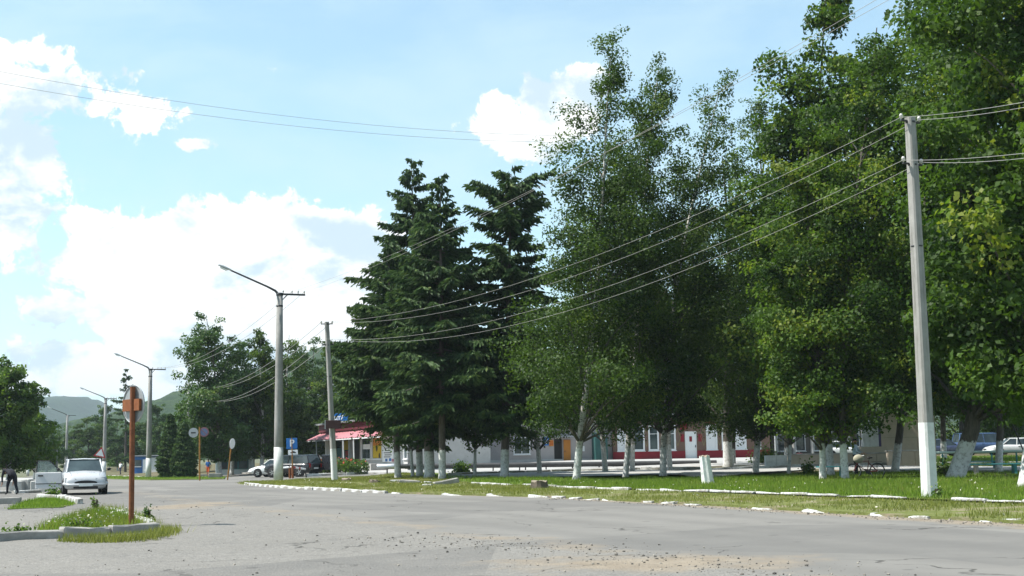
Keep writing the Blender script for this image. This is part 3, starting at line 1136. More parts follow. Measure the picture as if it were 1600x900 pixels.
# forested hills
def hill(name, pts, D, depth, colA, colB, seed, tex):
    """ridge through pixel points at distance D, sloping towards the town"""
    t = NT(name + '_wood')
    c = t.mix(t.rng(t.noise(tex, 7, .7), .35, .65), colA, colB)
    t.col(c)
    t.rough(1.0)
    t.p.inputs['Specular IOR Level'].default_value = 0
    t.bump(t.noise(tex * 1.5, 6, .75), 1.0, 14)
    pxs = np.linspace(pts[0][0], pts[-1][0], 150)
    pys = np.interp(pxs, [p[0] for p in pts], [p[1] for p in pts])
    rows = 44
    V = np.empty((rows, 150, 3))
    for i, (a, b) in enumerate(zip(pxs, pys)):
        top = A(a, b, D)
        for j in range(rows):
            s = j / (rows - 1)
            y = D - depth + depth * 1.35 * s
            k = math.sin(min(1, s * 1.35) * math.pi / 2) ** 1.3 if s < .74 else math.cos((s - .74) / .26 * 1.2)
            V[j, i] = (top.x * (0.55 + 0.45 * y / D), y, -3 + (top.z + 3) * k)
    X, Y = V[..., 0], V[..., 1]
    sc = 60 / depth
    V[..., 2] += (vnoise(X, Y, .012, seed) - .5) * .012 * depth * .4 + (vnoise(X, Y, .05, seed + 1) - .5) * 7 + (vnoise(X, Y, .11, seed + 2) - .5) * 5
    q = [(j * 150 + i, j * 150 + i + 1, (j + 1) * 150 + i + 1, (j + 1) * 150 + i) for j in range(rows - 1) for i in range(149)]
    mb = MB()
    mb.sm = True
    mb.add(V.reshape(-1, 3).tolist(), q)
    return tag(mb.build(name, t.mat), kind='structure')


hill('hill', [(-900, 640), (-500, 600), (-200, 628), (0, 646), (70, 629), (95, 623), (150, 624), (190, 644), (260, 660), (500, 640), (900, 600), (1500, 620), (2300, 640)], 2900, 1300, (0.014, 0.034, 0.020), (0.035, 0.065, 0.038), 11, .02)
hill('hill', [(-300, 700), (60, 690), (130, 676), (185, 664), (225, 652), (262, 640), (330, 614), (420, 584), (540, 552), (600, 556), (800, 570), (1200, 620), (1700, 680), (2200, 700)], 1350, 700, (0.018, 0.042, 0.014), (0.055, 0.095, 0.03), 15, .04)

# ------------------------------------------------------------------ kerbs
def stone_mesh(seed, L, w, h, mats):
    rd = random.Random(seed)
    bm = bmesh.new()
    bmesh.ops.create_cube(bm, size=1)
    bmesh.ops.scale(bm, vec=(L, w, h), verts=bm.verts)
    bmesh.ops.bevel(bm, geom=bm.edges[:], offset=.022, segments=1, affect='EDGES')
    bmesh.ops.subdivide_edges(bm, edges=[e for e in bm.edges if abs(e.verts[0].co.x - e.verts[1].co.x) > L * .5], cuts=3)
    for v in bm.verts:
        v.co += Vector((rd.uniform(-1, 1) * .02, rd.uniform(-1, 1) * .012, rd.uniform(-1, 1) * .012))
    me = bpy.data.meshes.new('kerb_stone')
    bm.to_mesh(me)
    bm.free()
    for m in mats:
        me.materials.append(m)
    return me


def painted_kerb_mat():
    t = NT('painted_kerb')
    o = t.xyz()
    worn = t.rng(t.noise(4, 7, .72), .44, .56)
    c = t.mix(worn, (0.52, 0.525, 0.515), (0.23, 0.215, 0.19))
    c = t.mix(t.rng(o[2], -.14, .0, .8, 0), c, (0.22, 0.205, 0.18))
    t.col(c)
    t.rough(.85)
    t.bump(t.noise(20, 5, .7), .6, .02)
    return t.mat


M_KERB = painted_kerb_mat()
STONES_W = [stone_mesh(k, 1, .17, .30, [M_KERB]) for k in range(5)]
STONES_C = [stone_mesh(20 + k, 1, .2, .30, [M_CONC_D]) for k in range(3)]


def kerb(label, line, pitch=1.05, top=.13, stones=STONES_W, keep=1.0, seed=1, gaps=(), tilt=.02, lens=(0.9, 1.0)):
    """a row of kerb stones along a line on the ground, each stone a piece"""
    root = tag(empty('kerb', (line[0].x, line[0].y, 0)), label, kind='structure')
    rd = random.Random(seed)
    k = 0
    for a, b in zip(line[:-1], line[1:]):
        d = b - a
        n = max(1, int(round(d.length / pitch)))
        for i in range(n):
            k += 1
            p = a.lerp(b, (i + .5) / n)
            if rd.random() > keep or any(g0 < p.x < g1 for g0, g1 in gaps):
                continue
            o = obj('kerb_stone', rd.choice(stones), root)
            L = d.length / n * rd.uniform(*lens)
            o.location = (p.x - root.location.x + rd.uniform(-.02, .02), p.y - root.location.y + rd.uniform(-.03, .03), float(zt(p.x, p.y)) + top - .15 + rd.uniform(-.025, .015))
            o.rotation_euler = (rd.gauss(0, tilt), rd.gauss(0, tilt), math.atan2(d.y, d.x) + rd.gauss(0, tilt))
            o.scale = (L, 1, 1)
    return root


kerb('white kerb curving from the corner along the verge', [G(*p) for p in ((384, 757.2), (400, 759.5), (440, 762.5), (520, 767), (604, 771))], 1.1, .105, keep=.97, seed=2, lens=(.95, 1.0), tilt=.012)
kerb('broken white kerb stones along the road edge', [G(*p) for p in ((608, 771.2), (660, 773), (760, 775), (860, 778), (1000, 784.5), (1100, 790.5), (1350, 805), (1600, 818))], 1.0, .05, keep=.62, seed=9, tilt=.06, lens=(.45, .95))
kerb('long white kerb in front of the green lawn', [G(*p) for p in ((996, 768.5), (1110, 772.5), (1220, 776.5), (1415, 783.8))], 1.25, .125, seed=4, lens=(.95, .99))
kerb('white kerb right of the concrete pole', [G(*p) for p in ((1487, 787), (1600, 790.5), (1800, 799))], 1.2, .13, seed=5)
kerb('white kerb beside the low stumps', [G(*p) for p in ((738, 758), (800, 760.3), (855, 762.6), (905, 765.3), (985, 768))], 1.1, .125, seed=6, keep=.9)
kerb('pale kerb of the path under the trees', [G(*p) for p in ((700, 744.5), (780, 741.5), (900, 738), (1000, 736), (1100, 735))], 2.2, .24, seed=7)
kerb('pale kerb of the path by the low wall', [GD(*p) for p in ((1105, 78), (1180, 80), (1290, 82), (1450, 82), (1700, 80))], 2.4, .26, seed=8)
kerb('white painted kerb on the small grass island', [G(*p) for p in ((60, 779.5), (92, 780.2), (112, 784), (125, 788))], 1.0, .17, seed=10, tilt=.015, lens=(.96, 1.0))
kerb('concrete kerb of the traffic island', [G(*p) for p in ((-40, 849), (95, 840), (170, 835), (246, 829.5))], 1.9, .15, STONES_C, seed=11, lens=(.96, .99))
kerb('worn pale kerb on the far side of the traffic island', [G(*p) for p in ((168, 800), (205, 809), (238, 824))], .9, .12, seed=12, keep=.8)
kerb('dark kerb of the parking bay', [G(*p) for p in ((300, 744.3), (340, 742), (420, 739))], 2.0, .16, STONES_C, seed=13)
kerb('pale kerb pieces by the street corner', [G(*p) for p in ((170, 744.2), (236, 747), (300, 745.2))], 2.0, .14, seed=14, keep=.7)
kerb('white kerb beneath the parked car doorway', [G(*p) for p in ((-30, 773), (66, 769.5))], 1.3, .14, seed=15)
kerb('pale kerb below the flower bed', [GD(*p) for p in ((478, 97.5), (540, 97.5), (575, 98))], 2.0, .2, seed=17)
o = obj('kerb_block', stone_mesh(31, 1, .22, .3, [M_CONC_D]))
p = G(5, 788)
o.location, o.scale, o.rotation_euler = (p.x, p.y, .06), (1.1, 1, 1), (0, 0, .1)
tag(o, 'grey concrete kerb block lying on the asphalt at the left edge', 'kerb block')
o = obj('kerb_block', stone_mesh(32, 1, .3, .3, [M_CONC_D]))
p = G(336, 749)
o.location, o.scale, o.rotation_euler = (p.x, p.y, .08), (.95, 1, 1), (0, 0, .05)
tag(o, 'short dark concrete block by the rusty sign posts', 'kerb block')

# ------------------------------------------------------------------ poles, lamps, wires
M_STEEL = surf('dark_steel', (0.06, 0.062, 0.065), .6, .2, 8, .1, .6)
M_LAMP = surf('lamp_shell', (0.55, 0.57, 0.58), .4, .08, 8, .05, .3)
M_GLASSL = surf('lamp_glass', (0.75, 0.77, 0.78), .2, .04, 8, 0)
M_PORC = surf('porcelain', (0.6, 0.58, 0.55), .25, .05, 8, 0)
M_WIRE = surf('wire_aluminium', (0.36, 0.35, 0.33), .55, .05, 8, 0, .3)
M_RUST = surf('rust', (0.17, 0.062, 0.028), .85, .35, 9, .5, 0, dirt=(0.10, 0.035, 0.02))
M_WOODP = surf('tarred_wood', (0.045, 0.038, 0.034), .9, .3, 8, .5)


def white_foot(parent, r, h, sides=12, square=False, taper=0.0):
    mb = MB()
    if square:
        mb.box((-r, -r, 0), (r, r, h))
    else:
        mb.sm = True
        mb.lathe([(r, -.02), (r - taper, h)], sides)
    return mb.build('painted_foot', M_WASH, parent)


def street_lamp(label, base, H, rz, detail=True, foot=1.9):
    t = thing('street_lamp', label, 'street lamp', base, rz, 'street lamps along the road')
    mb = MB()
    mb.sm = True
    mb.lathe([(.265, -.1), (.25, H * .3), (.215, H * .65), (.175, H)], 14)
    mb.build('pole', M_POLE, t)
    if foot:
        white_foot(t, .2685, foot, 14, False, .008)
    # local +x = over the road
    mb = MB()
    mb.sm = True
    mb.tube([(0, 0, H - .12), (.25, 0, H + .16), (.7, 0, H + .38), (2.75, 0, H + 1.22)], [.075, .07, .055, .045], 8)
    a = mb.build('bracket_arm', M_STEEL, t)
    mb = MB()
    mb.sm = True
    u = Vector((2.05, 0, .84)).normalized()
    w = Vector((-u.z, 0, u.x))
    o_ = Vector((2.7, 0, H + 1.2))
    n = 8
    vs, prof = [], [(0, .05, .05), (.15, .12, .08), (.5, .16, .10), (.75, .13, .07), (.86, .04, .03)]
    for (s, ry, rz_) in prof:
        for k in range(n):
            an = 2 * math.pi * k / n
            vs.append(o_ + u * s + Vector((0, math.cos(an) * ry, 0)) + w * math.sin(an) * rz_ * (1 if math.sin(an) > 0 else .45))
    fs = [(i * n + k, i * n + (k + 1) % n, (i + 1) * n + (k + 1) % n, (i + 1) * n + k) for i in range(len(prof) - 1) for k in range(n)]
    fs += [tuple(reversed(range(n))), tuple(range((len(prof) - 1) * n, len(prof) * n))]
    mb.add(vs, fs)
    hd = mb.build('lamp_head', M_LAMP, t)
    mb = MB()
    g0 = o_ + u * .2 - w * .03
    mb.prism([(0, -.03), (.45, -.03), (.40, -.085), (.06, -.085)], .2, (g0 + Vector((0, -.1, 0)), u, w, Vector((0, 1, 0))))
    mb.build('glass', M_GLASSL, hd)
    mb = MB()
    mb.box((-1.45, -.045, H - .07), (-.02, .045, H + .03))
    mb.tube([(-.02, 0, H - .5), (-.4, 0, H - .07)], .025, 6)
    c = mb.build('cross_arm', M_STEEL, t)
    if detail:
        for x in (-1.4, -1.05, -.7, -.2):
            mb = MB()
            mb.sm = True
            mb.lathe([(.02, 0), (.02, .06), (.05, .07), (.04, .12), (.05, .13), (.03, .18), (.0, .19)], 8)
            mb.build('insulator', M_PORC, c, (x, 0, H + .03))
        mb = MB()
        mb.sm = True
        mb.lathe([(.192, H - .75), (.195, H - .7), (.193, H - .65)], 14)
        mb.build('collar', M_STEEL, t)
        mb = MB()
        mb.sm = True
        mb.lathe([(.182, H - .12), (.2, H - .1), (.2, H + .02), (.16, H + .05)], 14)
        mb.build('pole_cap', M_STEEL, t)
    return t


LZ = math.atan2(-.39, -.92)
street_lamp('tall street lamp with white painted foot at the grass corner', G(435, 753), 10.45, LZ)
street_lamp('second street lamp, behind the round rusty road sign', GD(232, 124), 10.45, LZ + .02)
street_lamp('third street lamp, with a road sign fixed to its pole', GD(162.5, 175), 10.4, LZ + .03)
street_lamp('farthest street lamp, just left of the white car roof', GD(103, 232), 10.4, LZ + .02, False)


def tilt_to(base, px, py, hint):
    """a pole's lean, from the pixel of its top; keeps the depth of its base"""
    top = A(px, py, base.y)
    return (top.x - base.x) / max(.1, (top.z - base.z)), top.z - base.z


def concrete_pole(label, basepx, toppx, r=.15, foot=1.9, name='utility_pole', mat=M_POLE, arms=2, D=None, group='utility poles', bands=True, square=True):
    b = GD(basepx[0], D) if D else G(*basepx)
    s, H = tilt_to(b, toppx[0], toppx[1], 0)
    t = thing(name, label, 'utility pole', b, 0, group)
    t.rotation_euler = (0, math.atan(s), R(0))
    mb = MB()
    n = 4 if square else 12
    if square:
        c = .30
        prof = []
        for z, k in ((-.1, 1.0), (H * .5, .86), (H, .70)):
            a = r * k
            prof.append([(-a + a * c, -a, z), (a - a * c, -a, z), (a, -a + a * c, z), (a, a - a * c, z), (a - a * c, a, z), (-a + a * c, a, z), (-a, a - a * c, z), (-a, -a + a * c, z)])
        vs = [p for q in prof for p in q]
        fs = [(i * 8 + k, i * 8 + (k + 1) % 8, (i + 1) * 8 + (k + 1) % 8, (i + 1) * 8 + k) for i in range(2) for k in range(8)] + [tuple(reversed(range(8))), tuple(range(16, 24))]
        rot = Matrix.Rotation(R(26), 3, 'Z')
        mb.add([rot @ Vector(v) for v in vs], fs)
    else:
        mb.sm = True
        mb.lathe([(r, -.1), (r * .9, H * .5), (r * .78, H)], 12)
    mb.build('pole', mat, t)
    if foot:
        mb = MB()
        if square:
            vs = []
            for z, a in ((-.02, r + .0035), (foot, r * (1 - .28 * foot / H) + .0035)):
                c = .30
                vs += [Matrix.Rotation(R(26), 3, 'Z') @ Vector(q) for q in ((-a + a * c, -a, z), (a - a * c, -a, z), (a, -a + a * c, z), (a, a - a * c, z), (a - a * c, a, z), (-a + a * c, a, z), (-a, a - a * c, z), (-a, -a + a * c, z))]
            mb.add(vs, [(k, (k + 1) % 8, 8 + (k + 1) % 8, 8 + k) for k in range(8)])
        else:
            mb.sm = True
            mb.lathe([(r + .004, -.02), (r * (1 - .2 * foot / H) + .004, foot)], 12)
        mb.build('painted_foot', M_WASH, t)
    for k in range(arms):
        z = H - .10 - k * 1.15
        mb = MB()
        ax = Vector((.88, .47, 0))
        mb.tube([-ax * .34 + Vector((0, 0, z)), ax * .34 + Vector((0, 0, z))], .03, 6)
        c = mb.build('cross_arm', M_STEEL, t)
        for e in (-1, 1):
            mb = MB()
            mb.sm = True
            mb.lathe([(.02, 0), (.02, .05), (.055, .06), (.042, .11), (.055, .12), (.03, .17), (0, .18)], 8)
            mb.build('insulator', M_PORC, c, ax * .32 * e + Vector((0, 0, z)))
        if bands:
            mb = MB()
            mb.sm = True
            q = r * .76 * 1.06
            mb.lathe([(q, z - .05), (q, z + .0)], 10)
            mb.build('clamp_band', M_STEEL, t)
    if bands:
        mb = MB()
        mb.sm = True
        q = r * .92
        mb.lathe([(q, H * .655 - .02), (q, H * .655 + .02)], 10)
        mb.build('clamp_band', M_STEEL, t)
    return t, b, H, s


pole_r, PB, PH, PS = concrete_pole('tall concrete pole with white painted foot on the lawn at right', (1453, 781), (1422, 184), .165, 1.95)
pole_m, MBs, MH, MS = concrete_pole('concrete pole with white foot carrying a dark sign board', (523, 752), (510.5, 503), .15, 1.75)
pole_l, LB, LH, LS = concrete_pole('slim concrete pole beside the two round signs', (294, 742.5), (294.5, 600), .17, 0, group='utility poles', square=False)
concrete_pole('dark tarred wooden pole with pale foot before the left trees', (43.5, 743), (43.5, 600), .2, 1.0, mat=M_WOODP, arms=1, square=False, bands=False)
for (bx, by, tx, ty, D, lab) in ((57, 738, 57, 688, 150, 'short grey pole just right of the dark wooden pole'), (73, 738, 73, 690, 150, 'short pale pole left of the parked white car'), (89, 736, 89, 684, 190, 'thin grey pole standing among the far left trees'), (116, 734, 116, 680, 260, 'leaning thin grey pole behind the white car roof'), ):
    concrete_pole(lab, (bx, by), (tx, ty), .16, 0, arms=1, D=D, square=False, bands=False)


def wire(label, a, b, sag, r=.012, parent=None):
    mb = MB()
    mb.sm = True
    a, b = Vector(a), Vector(b)
    n = 22
    mb.tube([a.lerp(b, i / n) - Vector((0, 0, 4 * sag * (i / n) * (1 - i / n))) for i in range(n + 1)], r, 5)
    o = mb.build('overhead_wire', M_WIRE)
    return tag(o, label, 'wire', 'overhead wires')


def pole_pt(b, s, z, off=0):
    ax = Vector((.88, .47, 0)) * off
    return Vector((b.x + s * z, b.y, b.z + z)) + ax


RD = Vector((.47, -.88, 0))
WN_ = (('upper', 0, -.1), ('lower', 0, -1.25))
for k, (z, nm) in enumerate(((-.02, 'upper'), (-1.17, 'lower'))):
    for e, w in ((-1, 'nearer'), (1, 'farther')):
        a = pole_pt(PB, PS, PH + z, .32 * e)
        b = pole_pt(MBs, MS, MH + z * .8, .30 * e)
        wire('%s wire of the %s pair running from the right pole to the left' % (w, nm), a, b, 1.35 + .12 * e + .2 * k, .0065)
        c = A(1605, (146, 226)[k] + (4 if e < 0 else 12), 24.5)
        a2 = a + (c - a) * 1.0
        wire('short %s wire of the %s pair leaving the right pole to the right' % (w, nm), a, a + (c - a) * 1.6, .12, .006)
        d = pole_pt(LB, LS, LH - .1 - 1.0 * k, .3 * e)
        wire('%s wire of the %s pair between the sign board pole and the slim pole' % (w, nm), b, d, 1.6 + .3 * k, .014)
LP = G(435, 753)
top = Vector((LP.x, LP.y, LP.z + 10.6))
rt = Vector((.92, .39, 0))
for k, (off, e) in enumerate(((1.4, 'outer'), (.7, 'inner'))):
    a = top + rt * off
    wire('%s lamp line wire rising to the upper right before the trees' % e, a, A(1420 + 22 * k, -30, 24 + k * .6), .6, .0055)
    b = Vector(GD(232, 124)) + Vector((0, 0, 10.6)) + rt * off
    wire('%s lamp line wire between the first two street lamps' % e, a, b, 1.1, .012)
for k in range(2):
    wire(('upper' if k == 0 else 'lower') + ' long thin wire crossing the sky at left', A(-150, 82 + k * 20, 44), A(1010, 212 + k * 9, 62), .9, .0075)

# ------------------------------------------------------------------ road signs
M_SIGNB = surf('sign_back', (0.34, 0.36, 0.37), .5, .12, 9, .05, .4, dirt=(.2, .2, .2))
M_SIGNW = surf('sign_white', (0.78, 0.79, 0.80), .45, .05, 9, 0)
M_BLUE = surf('sign_blue', (0.015, 0.14, 0.42), .4, .08, 9, 0)
M_RED = surf('sign_red', (0.42, 0.03, 0.03), .45, .08, 9, 0)
M_BLACK = surf('sign_black', (0.02, 0.02, 0.022), .5, .08, 9, 0)
M_OCHRE = surf('ochre_post', (0.26, 0.13, 0.03), .75, .3, 8, .3, 0, dirt=(.13, .06, .03))
M_RUSTO = surf('orange_rust', (0.20, 0.072, 0.027), .8, .3, 9, .4, dirt=(.18, .05, .02))


def disc(r, th=.012, n=28, ribs=True):
    mb = MB()
    prof = [(r, 0), (r, -th)]
    pts = [(r * math.cos(2 * math.pi * k / n), r * math.sin(2 * math.pi * k / n)) for k in range(n)]
    mb.prism(pts, th, (Vector(), Vector((1, 0, 0)), Vector((0, 0, 1)), Vector((0, 1, 0))))
    return mb


b = G(205, 823)
t = thing('road_sign', 'round road sign seen from behind on a rusty post', 'road sign', b, 0)
s, H = tilt_to(b, 207.5, 603, 0)
t.rotation_euler = (0, math.atan(s), R(0))
mb = MB()
mb.sm = True
mb.tube([(0, 0, -.2), (0, 0, H - .02)], .055, 12)
mb.build('post', M_RUST, t)
R38 = Matrix.Rotation(R(-41), 4, 'Z')
mb = disc(.385)
dsk = mb.build('sign_plate', M_SIGNB, t)
dsk.matrix_local = Matrix.Translation((-.0, .085, H - .37)) @ R38
mb = MB()
mb.sm = True
n = 36
ring = [(.385 * math.cos(2 * math.pi * k / n), -.012, .385 * math.sin(2 * math.pi * k / n)) for k in range(n + 1)]
mb.tube(ring, .009, 5, False)
mb.build('rim', M_SIGNB, dsk)
mb = MB()
mb.box((-.30, -.075, -.14), (.30, -.012, .10))
mb.build('mounting_bracket', M_RUSTO, dsk)


def post_sign(name, label, basepx, toppx, mat, r=.035, D=None):
    b = GD(basepx[0], D) if D else G(*basepx)
    s, H = tilt_to(b, toppx[0], toppx[1], 0)
    t = thing(name, label, 'road sign', b, 0)
    t.rotation_euler = (0, math.atan(s), 0)
    mb = MB()
    mb.sm = True
    mb.tube([(0, 0, -.2), (0, 0, H)], r, 10)
    mb.build('post', mat, t)
    return t, b, H


M_REDF = surf('faded_red', (0.22, 0.10, 0.11), .6, .15, 9, 0)
M_BLUEF = surf('faded_blue', (0.10, 0.14, 0.24), .6, .15, 9, 0)
t, b, H = post_sign('road_sign', 'ochre post with a grey round plate and a blue red-ringed round sign', (312, 751), (312, 667), M_OCHRE, .055)
pl = disc(.33).build('sign_plate', M_SIGNB, t)
pl.location = (-.42, -.02, H - .38)
mb = MB()
mb.box((-.16, -.02, -.05), (.16, -.014, .04))
mb.build('symbol', M_BLACK, pl)
pl = disc(.33).build('sign_plate', M_REDF, t)
pl.location = (.30, -.02, H - .36)
disc(.245, .012).build('sign_face', M_BLUEF, pl).location = (0, -.006, 0)
mb = MB()
mb.prism([(-.19, .155), (-.155, .19), (.19, -.155), (.155, -.19)], .006, (Vector((0, -.012, 0)), Vector((1, 0, 0)), Vector((0, 0, 1)), Vector((0, 1, 0))))
mb.build('red_bar', M_REDF, pl)
mb = MB()
mb.box((-.5, .0, H - .40), (.4, .03, H - .35))
mb.build('cross_bar', M_OCHRE, t)

t, b, H = post_sign('road_sign', 'leaning rusty post with a narrow white plate turned edge-on', (355.5, 750), (362, 690), M_OCHRE, .05)
mb = MB()
mb.sm = True
pl = disc(.36).build('sign_plate', M_SIGNW, t)
pl.matrix_local = Matrix.Translation((.07, -.03, H - .12)) @ Matrix.Rotation(R(72), 4, 'Z')


def text_mesh(txt, size, mat, name='lettering', bold=0.0, ext=.004):
    cu = bpy.data.curves.new(name, 'FONT')
    cu.body = txt
    cu.size = size
    cu.extrude = ext
    cu.offset = bold
    cu.align_x, cu.align_y = 'CENTER', 'CENTER'
    o = bpy.data.objects.new(name, cu)
    link(o)
    dg = bpy.context.evaluated_depsgraph_get()
    me = bpy.data.meshes.new_from_object(o.evaluated_get(dg))
    bpy.data.objects.remove(o)
    bpy.data.curves.remove(cu)
    me.transform(Matrix.Rotation(math.pi / 2, 4, 'X'))
    me.materials.clear()
    me.materials.append(mat)
    return me


t, b, H = post_sign('parking_sign', 'blue square parking sign above a small white plate', (457.5, 746), (456, 684), M_OCHRE, .05)
mb = MB()
mb.bbox((-.42, -.03, H - .82), (.40, -.01, H - .02), .005)
pl = mb.build('sign_plate', M_BLUE, t)
obj('lettering', text_mesh('P', .72, M_SIGNW, bold=.012), pl, (0, -.036, H - .42))
mb = MB()
mb.bbox((-.30, -.03, H - 1.26), (.42, -.01, H - .90), .005)
pl = mb.build('sub_plate', M_SIGNW, t)
mb = MB()
mb.prism([(-.2, -.06), (-.2, .0), (-.1, .02), (-.04, .075), (.1, .075), (.15, .02), (.24, .0), (.24, -.06), (.18, -.06), (.14, -.09), (.08, -.06), (-.06, -.06), (-.10, -.09), (-.15, -.06)], .005, (Vector((.06, -.036, H - 1.08)), Vector((1, 0, 0)), Vector((0, 0, 1)), Vector((0, 1, 0))))
mb.build('symbol', M_BLACK, pl)

# triangular sign on the third lamp pole
p = A(157, 707, 173)
mb = MB()
mb.prism([(-.8, -.62), (.8, -.62), (0, .8)], .03, (Vector(), Vector((1, 0, 0)), Vector((0, 0, 1)), Vector((0, 1, 0))))
o = mb.build('road_sign', M_RED, None, p)
o.rotation_euler = (0, R(12), R(20))
tag(o, 'small white triangular sign with red border on the third lamp pole', 'road sign')
mb = MB()
mb.prism([(-.55, -.46), (.55, -.46), (0, .5)], .02, (Vector((0, -.01, 0)), Vector((1, 0, 0)), Vector((0, 0, 1)), Vector((0, 1, 0))))
mb.build('sign_face', M_SIGNW, o)

# sign board on the middle pole
p = A(521.5, 663, MBs.y - .20)
mb = MB()
mb.bbox((-.44, -.05, -.22), (.38, .06, .22), .01)
o = mb.build('sign_board', surf('dark_maroon', (0.035, 0.012, 0.012), .5, .2, 8, .1), None, p)
tag(o, 'dark maroon sign board fixed to the concrete pole by the shop', 'sign board')
mb = MB()
mb.box((-.49, -.03, -.24), (-.442, .07, .24))
mb.build('end_plate', M_SIGNB, o)

# red and white barrier by the parking sign
b0, b1 = G(453, 747.5), G(479, 746)
t = thing('road_barrier', 'low barrier with white rail and rusty red posts by the parking sign', 'barrier', b0)
e = b1 - b0
for i, q in enumerate((Vector((-.0, 0, 0)), Vector((.22, -.1, 0)), e)):
    mb = MB()
    mb.tube([q + Vector((0, 0, -.1)), q + Vector((-.03 if i < 2 else -.12, 0, .86 if i < 2 else .62))], .085 if i < 2 else .05, 8)
    mb.build('post', M_RUSTO if i < 2 else M_BLACK, t)
mb = MB()
mb.tube([Vector((-1.1, 0, .70)), Vector((.1, -.05, .80)), e + Vector((-.1, -.02, .60))], .065, 8)
mb.build('rail', M_SIGNW, t)
for s0, s1 in ((.10, .26), (.5, .62)):
    mb = MB()
    a_, b_ = Vector((.1, -.05, .80)), e + Vector((-.1, -.02, .60))
    mb.tube([a_.lerp(b_, s0), a_.lerp(b_, s1)], .069, 8)
    mb.build('red_band', M_RED, t)

# ------------------------------------------------------------------ buildings
M_FRAME = surf('white_frame', (0.72, 0.73, 0.74), .45, .05, 9, 0)
M_GREY = surf('grey_render', (0.36, 0.335, 0.335), .9, .08, 1.2, .25, dirt=(.27, .25, .25))
M_PLINTH = surf('pale_plinth', (0.46, 0.45, 0.44), .9, .1, 2, .2)
M_BROWN = surf('brown_render', (0.15, 0.095, 0.073), .9, .1, 1.5, .25)
M_REDW = surf('red_paint', (0.20, 0.012, 0.022), .6, .1, 2, .1)
M_ROOF = surf('grey_sheet_roof', (0.30, 0.31, 0.32), .5, .1, 2, .1, .3)
M_PINK = surf('pink_sheet_roof', (0.40, 0.16, 0.18), .5, .12, 2, .1)
M_MAROON = surf('maroon_fascia', (0.10, 0.02, 0.028), .6, .15, 3, .1)
M_DARKG = surf('green_booth_paint', (0.025, 0.085, 0.08), .5, .15, 3, .1)
M_ORANGE = surf('orange_door', (0.42, 0.17, 0.03), .6, .1, 4, .1)
M_YELL = surf('yellow_print', (0.55, 0.38, 0.02), .5, .1, 4, 0)
M_ORPR = surf('orange_print', (0.55, 0.20, 0.03), .5, .1, 4, 0)
M_TEAL = surf('teal_paint', (0.04, 0.20, 0.22), .6, .2, 5, .1)
M_CURT = surf('curtain', (0.42, 0.45, 0.45), .9, .1, 3, .2)


def glass_mat():
    t = NT('window_glass')
    t.col(t.mix(t.rng(t.noise(.9, 3), .35, .65), (0.02, 0.03, 0.035), (0.06, 0.085, 0.09)))
    t.rough(.08)
    t.p.inputs['Specular IOR Level'].default_value = .6
    return t.mat


M_GLASS = glass_mat()


